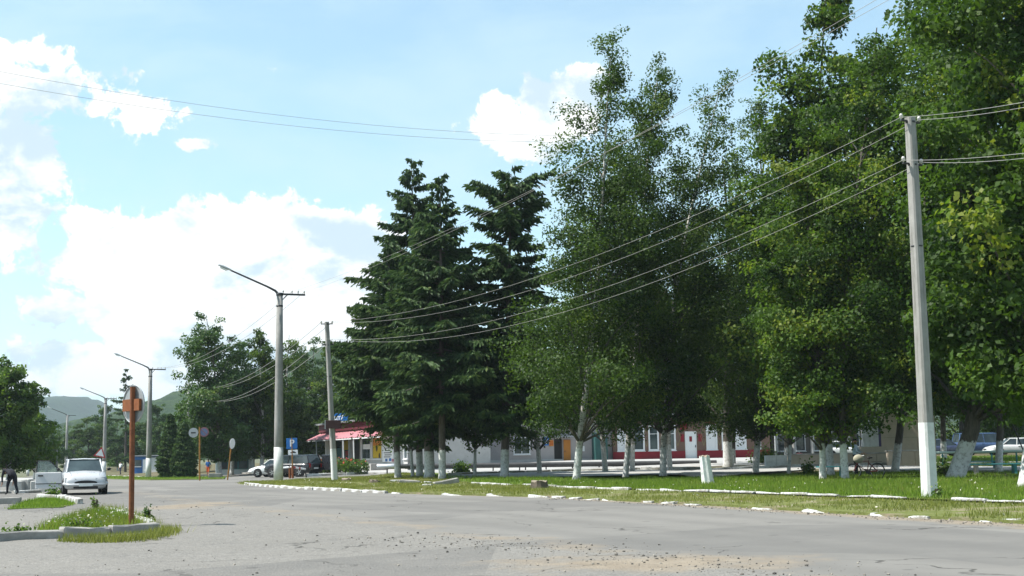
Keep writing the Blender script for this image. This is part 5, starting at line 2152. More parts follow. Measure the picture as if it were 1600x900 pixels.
HATCH = dict(L=4.0, W=1.66, H=1.43, st=[(-2.0, .45, .72, .84), (-1.93, .30, .84, .94), (-1.5, .2, .88, 1), (0, .19, .89, 1), (.95, .19, .91, 1), (1.45, .2, .83, .985), (1.78, .22, .74, .95), (1.94, .26, .64, .88), (2.0, .34, .54, .80)],
             cab=(1.05, .38, -1.35, -1.86), wb=1.24, wr=.29)
SUV = dict(L=4.5, W=1.8, H=1.68, st=[(-2.2, .5, .95, .9), (-2.15, .36, 1.02, .97), (-1.6, .3, 1.05, 1), (0, .3, 1.06, 1), (1.0, .3, 1.07, 1), (1.7, .3, 1.02, .98), (2.1, .34, .93, .93), (2.22, .42, .8, .85)],
           cab=(1.1, .6, -1.9, -2.12), wb=1.33, wr=.37)
SEDAN = dict(L=4.4, W=1.7, H=1.42, st=[(-2.2, .42, .8, .84), (-2.1, .3, .88, .94), (-1.5, .2, .92, 1), (0, .2, .88, 1), (.9, .2, .9, 1), (1.6, .22, .8, .97), (2.05, .28, .68, .9), (2.2, .36, .56, .8)],
             cab=(1.05, .35, -.95, -1.6), wb=1.3, wr=.3)
VAN = dict(L=4.6, W=1.75, H=1.9, st=[(-2.3, .45, 1.0, .92), (-2.25, .3, 1.1, .98), (-1.5, .25, 1.12, 1), (0, .25, 1.1, 1), (1.2, .25, 1.08, 1), (1.9, .28, .98, .96), (2.2, .34, .8, .88), (2.3, .42, .62, .8)],
           cab=(1.75, .95, -2.1, -2.24), wb=1.4, wr=.32)


def car(label, loc, rz, sp, col, extras=(), name='parked_car', pname='paint', group='parked cars'):
    t = thing(name, label, 'car', loc, rz, group)
    P_ = paint(pname, col)
    W2, H = sp['W'] / 2, sp['H']
    mb = MB()
    mb.sm = True
    vs = []
    for (x, zb, zt_, wf) in sp['st']:
        w = W2 * wf
        h = zt_ - zb
        half = [(w * .80, zb), (w * .95, zb + .07), (w, zb + h * .42), (w * .985, zb + h * .72), (w * .93, zt_ - .03), (w * .62, zt_ + .012), (0, zt_ + .03)]
        ring = half + [(-a, b) for a, b in reversed(half[:-1])]
        vs += [(x, a, b) for a, b in ring]
    n = 13
    ns = len(sp['st'])
    fs = [(i * n + k, i * n + (k + 1) % n, (i + 1) * n + (k + 1) % n, (i + 1) * n + k) for i in range(ns - 1) for k in range(n)]
    fs += [tuple(range(n)), tuple(range((ns - 1) * n, ns * n))]
    mb.add(vs, fs)
    body = mb.build('body', P_, t)
    # glasshouse: glass hull, with roof and pillars standing proud of it
    xw0, xw1, xr1, xr0 = sp['cab']
    zb = np.interp(0, [s[0] for s in sp['st']], [s[2] for s in sp['st']]) - .02
    wb_, wr_ = W2 * .93, W2 * .72
    zr = H - .05
    base4 = [(xw0, wb_ * .9, zb), (xr0, wb_ * .92, zb), (xr0, -wb_ * .92, zb), (xw0, -wb_ * .9, zb)]
    mids = [(xw0 * .5 + xw1 * .5 - .02, wb_ * .95, (zb + zr) / 2 - .06), (xr0 * .55 + xr1 * .45, wb_ * .95, (zb + zr) / 2 - .06)]
    top4 = [(xw1, wr_, zr), (xr1, wr_, zr), (xr1, -wr_, zr), (xw1, -wr_, zr)]
    mb = MB()
    mb.add(base4 + top4, [(0, 1, 5, 4), (1, 2, 6, 5), (2, 3, 7, 6), (3, 0, 4, 7), (4, 5, 6, 7)])
    gl = mb.build('windows', M_GLASS, t)
    mb = MB()
    mb.sm = True
    rows = []
    for x, k in ((xw1 + .05, .90), (xw1 - .12, 1.0), ((xw1 + xr1) / 2, 1.02), (xr1 + .1, 1.0), (xr1 - .05, .9)):
        w = wr_ * 1.03
        zz = H if k >= 1 else H - .035
        rows.append([(x, w, zr - .035), (x, w * .92, zr + .015), (x, w * .6, zz - .012), (x, 0, zz), (x, -w * .6, zz - .012), (x, -w * .92, zr + .015), (x, -w, zr - .035)])
    vs = [p for r in rows for p in r]
    mb.add(vs, [(i * 7 + k, i * 7 + k + 1, (i + 1) * 7 + k + 1, (i + 1) * 7 + k) for i in range(4) for k in range(6)])
    mb.build('roof', P_, t)
    for s in (1, -1):
        for (a, b, r) in (((xw0, wb_ * .9, zb), (xw1, wr_, zr), .035), ((xr0, wb_ * .92, zb), (xr1, wr_, zr), .06), ((-.1, wb_ * .925, zb), (-.18, wr_ * 1.01, zr), .035)):
            mb = MB()
            mb.tube([(a[0], a[1] * s, a[2]), (b[0], b[1] * s, b[2])], r, 6)
            mb.build('pillar', P_, t)
        # wheels
        for e in (1, -1):
            wr = sp['wr']
            mb = MB()
            mb.sm = True
            pr = [(wr * .62, -.1), (wr * .94, -.1), (wr, -.06), (wr, .06), (wr * .94, .1), (wr * .62, .1)]
            mb.lathe(pr, 18)
            w = mb.build('wheel', M_TYRE, t)
            w.matrix_local = Matrix.Translation((e * sp['wb'], s * (W2 - .08), wr)) @ Matrix.Rotation(R(90), 4, 'X')
            mb = MB()
            mb.lathe([(wr * .6, -.085), (wr * .6, .085)], 14)
            for q in range(5):
                aa = q * 1.2566
                mb.box((.04, -.03, -.105), (wr * .58, .03, .105), Matrix.Rotation(aa, 3, 'Z'))
            mb.build('rim', M_RIM, w)
            mb = MB()
            mb.lathe([(wr * 1.22, -.12), (wr * 1.22, .0)], 20)
            ar = mb.build('wheel_arch', M_TRIM, t)
            ar.matrix_local = Matrix.Translation((e * sp['wb'], s * (W2 + .004) + (0 if s < 0 else -.0), wr + .02)) @ Matrix.Rotation(R(-90 * s), 4, 'X')
        # mirrors, lamps, handles
        mb = MB()
        mb.sm = True
        mb.ball((xw0 - .28, s * (W2 + .1), zb + .12), (.05, .085, .06), 8, 6)
        mb.build('wing_mirror', M_TRIM, t)
        f = sp['st'][-2]
        f3 = sp['st'][-3]
        mb = MB()
        z0, z1 = f[1] + (f[2] - f[1]) * .55, f[2] - .02
        xa, xb = f[0] + .03, f3[0] + .05
        ya, yb = W2 * f[3] * .50, W2 * f3[3] * .98
        vs = [(xa + .035, s * ya, z0), (xb + .06, s * yb, z0 + .04), (xb + .03, s * yb * .98, z1 + .06), (xa - .0, s * ya, z1 + .01), (xa - .25, s * ya, z0), (xb - .12, s * yb * .94, z0 + .04), (xb - .12, s * yb * .92, z1 + .06), (xa - .25, s * ya, z1)]
        mb.add(vs, [(0, 1, 2, 3), (4, 7, 6, 5), (0, 4, 5, 1), (1, 5, 6, 2), (2, 6, 7, 3), (3, 7, 4, 0)])
        mb.build('headlight', M_LENS, t)
        r0 = sp['st'][0]
        mb = MB()
        mb.bbox((r0[0] - .02, s * W2 * .76 - .1, r0[2] - .25), (r0[0] + .2, s * W2 * .76 + .1, r0[2] + .06), .015)
        mb.build('tail_light', M_TAIL, t)
        mb = MB()
        mb.box((-.35, s * W2 - .02, zb - .14), (-.18, s * (W2 + .025) + (.02 if s > 0 else -.0) - (.02 if s > 0 else 0), zb - .10))
        mb.build('door_handle', M_TRIM, t)
    fr = sp['st'][-1]
    mb = MB()
    n = 16
    zc = (fr[1] + fr[2]) / 2 + .02
    ov = [(W2 * .52 * math.cos(6.283 * k / n), .085 * math.sin(6.283 * k / n) + zc + .02) for k in range(n)]
    mb.prism(ov, .05, (Vector((fr[0] - .03, 0, 0)), Vector((0, 1, 0)), Vector((0, 0, 1)), Vector((1, 0, 0))))
    mb.build('grille', M_TRIM, t)
    mb = MB()
    mb.sm = True
    f2 = sp['st'][-2]
    mb.tube([(f2[0] - .28, W2 * .97, fr[1] + .1), (fr[0] - .02, W2 * .80, fr[1] + .06), (fr[0] + .04, 0, fr[1] + .05), (fr[0] - .02, -W2 * .80, fr[1] + .06), (f2[0] - .28, -W2 * .97, fr[1] + .1)], .062, 8)
    mb.build('bumper', P_, t)
    mb = MB()
    mb.bbox((fr[0] - .16, -W2 * .55, fr[1] - .085), (fr[0] + .005, W2 * .55, fr[1] - .012), .01)
    mb.build('air_intake', M_TRIM, t)
    hx, hz = [s_[0] for s_ in sp['st']], [s_[2] for s_ in sp['st']]
    for s in (-1, 1):
        mb = MB()
        mb.tube([(x_, s * W2 * (.70 - .10 * (x_ - xw0)), float(np.interp(x_, hx, hz)) + .004) for x_ in np.linspace(xw0 + .02, sp['st'][-3][0], 5)], .007, 4)
        mb.build('bonnet_seam', M_TRIM, t)
    mb = MB()
    mb.box((fr[0] + .09, -.26, fr[1] - .0), (fr[0] + .115, .26, fr[1] + .11))
    mb.build('number_plate', M_PLATE, t)
    r0 = sp['st'][0]
    mb = MB()
    mb.box((r0[0] - .05, -.26, r0[1] + .1), (r0[0] - .03, .26, r0[1] + .21))
    mb.build('number_plate', M_PLATE, t)
    return t, P_, zb


loc = G(130, 771.5)
t, P_, zb = car('silver white hatchback facing the camera with its front door open', loc, R(-69), HATCH, (0.46, 0.47, 0.49), pname='silver_white_paint')
for o in children(t):          # this mirror sits on the open door
    if o.name.startswith('wing_mirror') and o.data.vertices[0].co.y < 0:
        bpy.data.objects.remove(o)
# the open front door, hinged at its leading edge
hinge = Matrix.Translation((.80, -HATCH['W'] / 2 - .01, 0)) @ Matrix.Rotation(R(68), 4, 'Z')
mb = MB()
mb.bbox((-1.08, -.04, .26), (0, .04, .90), .03)
dr = mb.build('open_door', P_, t)
dr.matrix_local = hinge
mb = MB()
mb.prism([(-1.04, .902), (-.05, .902), (-.52, 1.33), (-.98, 1.35)], .02, (Vector((0, -.01, 0)), Vector((1, 0, 0)), Vector((0, 0, 1)), Vector((0, 1, 0))))


def clear_glass():
    t_ = NT('clear_door_glass')
    t_.col((.55, .62, .6))
    t_.rough(.03)
    tr = t_.n.new('ShaderNodeBsdfTransparent')
    tr.inputs[0].default_value = (.62, .7, .68, 1)
    mx = t_.n.new('ShaderNodeMixShader')
    mx.inputs[0].default_value = .25
    t_.l.new(tr.outputs[0], mx.inputs[1])
    t_.l.new(t_.p.outputs[0], mx.inputs[2])
    t_.l.new(mx.outputs[0], t_.out.inputs['Surface'])
    return t_.mat


mb.build('window', clear_glass(), dr)
mb = MB()
mb.tube([(-1.05, 0, .90), (-1.0, 0, 1.36), (-.52, 0, 1.345), (-.02, 0, .90)], .022, 6)
mb.build('window_frame', M_TRIM, dr)
mb = MB()
mb.box((-.96, -.07, .74), (-.76, -.041, .79))
mb.build('handle', M_TRIM, dr)
mb = MB()
mb.box((-1.06, -.05, .43), (-.02, -.041, .46))
mb.build('side_moulding', M_TRIM, dr)
mb = MB()
mb.sm = True
mb.ball((-.12, -.13, 1.0), (.05, .10, .07), 8, 6)
mb.build('wing_mirror', M_TRIM, dr)

t, P_, zb = car('dark off-road car with its rear door swung open by the flower bed', GD(458, 99), R(150), SUV, (0.016, 0.017, 0.02), pname='black_paint')
mb = MB()
mb.bbox((-1.15, -.06, .5), (0, .06, 1.65), .04)
dr = mb.build('open_rear_door', P_, t)
dr.matrix_local = Matrix.Translation((-2.18, -.8, 0)) @ Matrix.Rotation(R(-20), 4, 'Z')
mb = MB()
mb.sm = True
mb.lathe([(.34, .06), (.36, .1), (.36, .22), (.3, .25), (.02, .26)], 16)
sw = mb.build('spare_wheel', M_TYRE, dr)
sw.matrix_local = Matrix.Translation((-.55, 0, .98)) @ Matrix.Rotation(R(90), 4, 'X')
mb = MB()
mb.box((-1.02, -.07, 1.2), (-.12, -.062, 1.58))
mb.build('window', M_GLASS, dr)
car('white saloon car hidden behind the street lamp foot', GD(433, 104), R(165), SEDAN, (0.7, 0.71, 0.71), pname='white_paint')
car('blue van parked beyond the lawn behind the dark trunk', GD(1537, 108), R(4), VAN, (0.05, 0.09, 0.19), pname='blue_paint')
car('pale grey saloon parked behind the railing at far right', GD(1585, 104), R(176), SEDAN, (0.62, 0.63, 0.62), pname='pale_grey_paint')
car('dark blue hatchback parked behind the railing near the pole', GD(1473, 104), R(5), HATCH, (0.04, 0.05, 0.10), pname='dark_blue_paint')
car('white hatchback seen over the podium wall', GD(1322, 110), R(-5), HATCH, (0.68, 0.69, 0.7), pname='white_hatch_paint')

# ------------------------------------------------------------------ bicycle
bk = G(1353, 748)
t = thing('bicycle', 'dark bicycle standing behind the whitewashed trunk', 'bicycle', bk, R(2))
WR, WB_ = .325, .52
for s in (-1, 1):
    mb = MB()
    mb.sm = True
    mb.tube([(WR * math.cos(k * .2618), 0, WR * math.sin(k * .2618)) for k in range(25)], .022, 6, False)
    w = mb.build('wheel', M_TYRE, t, (s * WB_, 0, WR + .0))
    mb = MB()
    for k in range(10):
        a_ = k * .6283
        mb.tube([(.03 * math.cos(a_), 0, .03 * math.sin(a_)), (WR * math.cos(a_), 0, WR * math.sin(a_))], .0025, 4)
    mb.tube([((WR - .03) * math.cos(k * .2618), 0, (WR - .03) * math.sin(k * .2618)) for k in range(25)], .010, 5, False)
    mb.tube([(0, -.05, 0), (0, .05, 0)], .03, 8)
    mb.build('rim', M_RIM, w)
mb = MB()
bb, st_, hd, hd2 = (.08, 0, .30), (.16, 0, .75), (-.30, 0, .82), (-.36, 0, .62)
for a_, b_ in ((bb, st_), (bb, hd2), (st_, (-.32, 0, .76)), (hd, hd2), ((WB_, .05, WR), bb), ((WB_, .05, WR), (.14, 0, .70)), ((WB_, -.05, WR), bb), ((WB_, -.05, WR), (.14, 0, .70)), (hd2, (-WB_, .05, WR)), (hd2, (-WB_, -.05, WR))):
    mb.tube([a_, b_], .017, 6)
mb.build('frame', surf('bike_paint', (0.10, 0.02, 0.02), .4, .1, 8, 0), t)
mb = MB()
mb.tube([(-.30, 0, .82), (-.28, 0, .98)], .014, 6)
mb.tube([(-.12, -.28, 1.0), (-.26, -.2, .99), (-.29, 0, .98), (-.26, .2, .99), (-.12, .28, 1.0)], .013, 6)
mb.build('handlebar', M_RIM, t)
mb = MB()
mb.sm = True
mb.ball((.20, 0, .90), (.14, .09, .045), 10, 6)
mb.tube([(.16, 0, .74), (.19, 0, .88)], .014, 6)
mb.build('saddle', M_TRIM, t)
mb = MB()
mb.lathe([(.09, -.01), (.09, .01)], 14)
c_ = mb.build('chainring', M_STEEL, t)
c_.matrix_local = Matrix.Translation((.08, -.05, .30)) @ Matrix.Rotation(R(90), 4, 'X')
for s in (-1, 1):
    mb = MB()
    mb.tube([(.08, s * .06, .30), (.08 + s * .12, s * .08, .30 - s * .11)], .011, 5)
    mb.box((.08 + s * .12 - .05, s * .08 - .04, .30 - s * .11 - .012), (.08 + s * .12 + .05, s * .08 + .04, .30 - s * .11 + .012))
    mb.build('pedal', M_STEEL, t)
mb = MB()
mb.box((.30, -.07, .71), (.72, .07, .725))
mb.tube([(WB_, .07, WR), (.5, .07, .71)], .008, 5)
mb.tube([(WB_, -.07, WR), (.5, -.07, .71)], .008, 5)
mb.build('luggage_rack', M_STEEL, t)
# bag hanging on the handlebar
mb = MB()
mb.sm = True
mb.ball((0, 0, 0), (.23, .13, .19), 12, 8)
o = mb.build('bag', surf('beige_cloth', (0.38, 0.36, 0.28), .95, .15, 6, .4), None, bk + Vector((-.34, -.22, .86)))
tag(o, 'pale beige bag hanging on the bicycle handlebar', 'bag')
mb = MB()
mb.tube([(-.1, 0, .15), (-.02, .12, .30), (.1, 0, .15)], .012, 5)
mb.build('strap', M_TRIM, o)

# ------------------------------------------------------------------ people
BONES = [('pelvis', 'belly'), ('belly', 'chest'), ('chest', 'neck'), ('neck', 'head'), ('head', 'crown'),
         ('chest', 'shL'), ('shL', 'elL'), ('elL', 'wrL'), ('wrL', 'haL'), ('chest', 'shR'), ('shR', 'elR'), ('elR', 'wrR'), ('wrR', 'haR'),
         ('pelvis', 'hiL'), ('hiL', 'knL'), ('knL', 'anL'), ('anL', 'toL'), ('pelvis', 'hiR'), ('hiR', 'knR'), ('knR', 'anR'), ('anR', 'toR')]
RAD = dict(pelvis=(.15, .12), belly=(.145, .11), chest=(.165, .12), neck=(.058, .058), head=(.078, .09), crown=(.07, .08),
           shL=(.072, .072), elL=(.047, .047), wrL=(.034, .034), haL=(.038, .022), hiL=(.098, .098), knL=(.066, .066), anL=(.044, .044), toL=(.045, .035))
STAND = dict(pelvis=(0, 0, .95), belly=(0, .01, 1.12), chest=(0, 0, 1.34), neck=(0, .0, 1.50), head=(0, .02, 1.60), crown=(0, .01, 1.69),
             shL=(-.19, 0, 1.42), elL=(-.25, -.02, 1.13), wrL=(-.25, .06, .90), haL=(-.25, .09, .80), shR=(.19, 0, 1.42), elR=(.25, -.02, 1.13), wrR=(.25, .06, .90), haR=(.25, .09, .80),
             hiL=(-.10, 0, .90), knL=(-.11, .03, .50), anL=(-.11, 0, .09), toL=(-.12, .16, .035), hiR=(.10, 0, .90), knR=(.11, .03, .50), anR=(.11, 0, .09), toR=(.12, .16, .035))


def person(label, loc, rz, pose, mats, scale=1.0, hair=None, long_sleeve=True, shorts=False, cap=None):
    """mats = skin, top, trousers, shoes"""
    names = list(STAND)
    P = dict(STAND)
    P.update(pose)
    me = bpy.data.meshes.new('person')
    me.from_pydata([P[n] for n in names], [(names.index(a), names.index(b)) for a, b in BONES], [])
    o = bpy.data.objects.new('person', me)
    link(o)
    sk = o.modifiers.new('skin', 'SKIN')
    sk.use_smooth_shade = True
    for i, n in enumerate(names):
        r = RAD.get(n) or RAD[n[:-1] + 'L']
        me.skin_vertices[0].data[i].radius = r
        me.skin_vertices[0].data[i].use_root = (n == 'pelvis')
    ss = o.modifiers.new('sub', 'SUBSURF')
    ss.levels = ss.render_levels = 2
    dg = bpy.context.evaluated_depsgraph_get()
    out = bpy.data.meshes.new_from_object(o.evaluated_get(dg))
    bpy.data.objects.remove(o)
    # nose, ears, fingers joined to the body mesh
    bm = bmesh.new()
    bm.from_mesh(out)
    hv, cv, nv = Vector(P['head']), Vector(P['crown']), Vector(P['neck'])
    up = (cv - nv).normalized()
    fw = Vector((0, 1, 0)) - up * up.y
    fw = fw.normalized() if fw.length > .1 else Vector((-1, 0, 0))
    rt_ = fw.cross(up)

    def blob(c, r, tag_):
        m = Matrix.Translation(c) @ Matrix.Diagonal((*r, 1))
        g = bmesh.ops.create_icosphere(bm, subdivisions=1, radius=1, matrix=m)
        return g['verts']
    blob(hv + fw * .095, (.014, .02, .022), 0)
    for s in (-1, 1):
        blob(hv + rt_ * .082 * s, (.012, .02, .03), 0)
    for w, h in (('wrL', 'haL'), ('wrR', 'haR')):
        a, b = Vector(P[w]), Vector(P[h])
        d_ = (b - a).normalized()
        sd = d_.cross(Vector((1, 0, 0)) if abs(d_.x) < .8 else Vector((0, 1, 0))).normalized()
        cur_ = d_.cross(sd)
        for k in range(4):
            st = b + sd * (-.028 + .019 * k) - d_ * .01
            ln_ = (.062, .074, .07, .055)[k]
            for j in range(3):
                blob(st + d_ * ln_ * (j / 2) + cur_ * .012 * j, (.0085, .0085, .0085 + .006), 0)
        for j in range(3):
            blob(b - d_ * .04 + sd * (-.035 - .012 * j) + d_ * .02 * j, (.009, .009, .014), 0)
    bm.to_mesh(out)
    bm.free()
    segs = [(Vector(P[a]), Vector(P[b]), a, b) for a, b in BONES]

    def region(c):
        best, bd = None, 9
        for a, b, na, nb in segs:
            d_ = b - a
            q = max(0, min(1, (c - a).dot(d_) / d_.length_squared))
            dd = (c - a - d_ * q).length - (.1 if na in ('chest', 'belly', 'pelvis') else .03)
            if dd < bd:
                bd, best = dd, (na, nb, q)
        na, nb, q = best
        if na in ('neck', 'head') or (nb == 'neck' and q > .75):
            return 0
        if nb[:2] == 'to' or (nb[:2] == 'an' and q > .93):
            return 3
        if nb[:2] in ('hi', 'kn') or (na == 'pelvis' and nb == 'belly' and q < .3) or nb[:2] == 'an':
            return 0 if (shorts and nb[:2] == 'an') else 2
        if nb[:2] == 'ha' or (nb[:2] == 'wr' and (not long_sleeve or q > .9)):
            return 0
        return 1
    out.materials.clear()
    for m in mats:
        out.materials.append(m)
    for p in out.polygons:
        p.material_index = region(p.center)
        p.use_smooth = True
    o = obj('person', out)
    o.location, o.rotation_euler, o.scale = loc, (0, 0, rz), (scale,) * 3
    tag(o, label, 'person')
    mb = MB()
    mb.sm = True
    c = hv.lerp(cv, .75) - fw * .012
    n = 10
    vs = []
    for j in range(1, 5):
        th = j * .38
        for k in range(n):
            a = 6.283 * k / n
            drop = .25 if math.cos(a) < .3 else 0
            vs.append(c + (rt_ * math.sin(a) * .092 + fw * math.cos(a) * .104) * math.sin(th) + up * .098 * math.cos(th + (drop if j == 4 else 0)))
    fs = [(j * n + k, (j + 1) * n + k, (j + 1) * n + (k + 1) % n, j * n + (k + 1) % n) for j in range(3) for k in range(n)]
    vs.append(c + up * .1)
    fs += [(len(vs) - 1, k, (k + 1) % n) for k in range(n)]
    mb.add(vs, fs)
    if cap:
        mb.add([c + rt_ * .07 + fw * .06 + up * .02, c + rt_ * .05 + fw * .17, c - rt_ * .05 + fw * .17, c - rt_ * .07 + fw * .06 + up * .02], [(0, 1, 2, 3)])
    mb.build('cap' if cap else 'hair', cap or hair, o)
    return o


M_SKIN = surf('skin', (0.45, 0.26, 0.18), .6, .06, 8, 0)
M_HAIR = surf('dark_hair', (0.03, 0.022, 0.018), .7, .2, 12, .2)
M_BLKC = surf('black_cloth', (0.018, 0.018, 0.024), .9, .2, 8, .3)
M_SHOE = surf('dark_shoe', (0.03, 0.028, 0.026), .7, .1, 8, 0)
M_NAVY = surf('navy_cloth', (0.03, 0.035, 0.07), .9, .15, 8, .2)
bend = dict(pelvis=(0, .0, .80), belly=(0, .13, .93), chest=(0, .32, 1.00), neck=(0, .46, .98), head=(0, .55, .95), crown=(0, .63, .92),
            shL=(-.18, .38, 1.0), elL=(-.23, .40, .72), wrL=(-.20, .44, .50), haL=(-.19, .46, .41), shR=(.18, .38, 1.0), elR=(.22, .30, .74), wrR=(.2, .28, .52), haR=(.2, .29, .43),
            hiL=(-.1, -.01, .76), knL=(-.12, .16, .42), anL=(-.13, .16, .08), toL=(-.14, .31, .035), hiR=(.10, -.01, .76), knR=(.12, -.04, .40), anR=(.12, -.22, .09), toR=(.12, -.07, .035))
person('man in black jacket and cap bending over beside the open car door', G(19, 773), R(52), bend, [M_SKIN, M_BLKC, M_BLKC, M_SHOE], 1.0, cap=surf('grey_cap', (0.12, 0.11, 0.10), .9, .2, 8, .2))
walk = dict(knL=(-.11, .12, .5), anL=(-.11, .14, .09), toL=(-.12, .30, .035), knR=(.11, -.02, .5), anR=(.11, -.22, .12), toR=(.11, -.08, .04), elL=(-.25, -.10, 1.15), wrL=(-.24, -.06, .92), haL=(-.24, -.05, .82))
person('person in blue top and orange shorts walking under the street trees', G(325, 745), R(170), walk, [M_SKIN, surf('blue_cloth', (0.02, 0.10, 0.32), .9, .1, 8, .2), surf('orange_cloth', (0.60, 0.10, 0.025), .9, .1, 8, .2), M_SHOE], .95, M_HAIR, False, True)
person('person in white shirt standing far down the street', G(188, 742), R(150), walk, [M_SKIN, surf('white_cloth', (0.72, 0.74, 0.78), .9, .06, 8, .2), M_NAVY, M_SHOE], 1.03, M_HAIR, False)
lean_ = dict(elL=(-.22, .14, 1.18), wrL=(-.16, .34, 1.08), haL=(-.15, .42, 1.05), elR=(.24, .12, 1.18), wrR=(.17, .33, 1.08), haR=(.16, .41, 1.05))
person('person in pale shirt and dark cap standing behind the bicycle', G(1338, 745.5), R(-120), lean_, [M_SKIN, surf('pale_blue_cloth', (0.42, 0.50, 0.58), .9, .08, 8, .2), M_BLKC, M_SHOE], 1.0, cap=M_BLKC)

# ------------------------------------------------------------------ flower bed
def flower_bush(label, px, D, rx, ry, h, seed, flowers, n=1500):
    q = GD(px, D)
    rng = np.random.default_rng(seed)
    t = thing('flower_bush', label, 'flower bush', q, 0, 'flowers in front of the shop')
    c = rng.uniform(-1, 1, (n, 2))
    c = c[(c ** 2).sum(1) < 1]
    hh = h * (1 - .35 * (c ** 2).sum(1)) * (0.7 + .6 * vnoise(c[:, 0] * 3 + 9, c[:, 1] * 3 + 9, 1.0, seed))
    z = hh * rng.random(len(c)) ** .5
    pts = np.stack([c[:, 0] * rx, c[:, 1] * ry, z], 1)
    obj('foliage', np_mesh('foliage', leaf_quads(rng, pts, .16), 4, LEAF['lime'], np.clip(rng.normal(.4, .2, len(pts)), 0, 1)), t)
    mb = MB()
    for k in range(16):
        a = rng.uniform(0, 6.28)
        r = rng.random() ** .5
        mb.tube([(r * .5 * rx * math.cos(a), r * .5 * ry * math.sin(a), -.05), (r * rx * math.cos(a), r * ry * math.sin(a), h * .8)], .01, 4)
    mb.build('stems', surf('green_stem', (0.05, 0.09, 0.03), .9), t)
    mf = surf('flower_' + flowers[0], flowers[1], .7, .15, 20, 0)
    top = np.stack([c[:, 0] * rx, c[:, 1] * ry, hh + .04], 1)
    top = top[rng.permutation(len(top))[:flowers[2]]]
    o = obj('blossoms', np_mesh('blossoms', leaf_quads(rng, np.repeat(top, 2, 0), .13, .9, 1.5), 4, mf), t)
    tag(o, kind='stuff')
    return t


flower_bush('orange-flowered bush behind the open rear car door', 506, 100, 1.1, .8, 1.25, 3, ('orange', (0.62, 0.20, 0.04), 70), 1500)
flower_bush('green bush with red flowers in front of the shop window', 535, 99, 1.25, .9, 1.2, 4, ('red', (0.55, 0.06, 0.05), 36), 1900)
flower_bush('tall leafy bush with few red flowers at the bed end', 556, 98, 1.0, .8, 1.15, 5, ('red', (0.55, 0.06, 0.05), 18), 1700)

# ------------------------------------------------------------------ trees
def span(base, px, py):
    tp = A(px, py, base.y)
    return tp.z - base.z, tp.x - base.x


def at_base(px, py=None, D=None):
    return GD(px, D) if D else G(px, py)


SP = [  # spruces: base px, base py / D, top px, top py, half width px, crown start, label
    (622, 748.5, None, 606, 380, 98, .27, 'leftmost spruce of the dark group, whitewashed foot', .2, False, .10),
    (656, 746, None, 643, 248, 112, .19, 'tallest dark spruce with a pointed top, second trunk from left', .22, False, .06),
    (671, None, 72, 664, 330, 90, .17, 'spruce with a thick dark trunk standing behind the other spruces', .30, False, .0),
    (691, 750, None, 688, 276, 92, .22, 'spruce with the second pointed top and a clear whitewashed trunk', .2, False, .08),
    (788, 748, None, 799, 267, 80, .19, 'broad-topped dark spruce between the spruce group and the birches', .24, True, .12),
]
for k, (bx, by, D, tx, ty, hw, c0, lab, tr, flat, pr) in enumerate(SP):
    b = at_base(bx, by, D)
    H, dx = span(b, tx, ty)
    spruce_tree('spruce_tree', lab, b, H, hw / FOC * b.y, 40 + k, c0, tr, 1.55, 1.05, flat, (dx, 0), 'spruces', .33, pr)

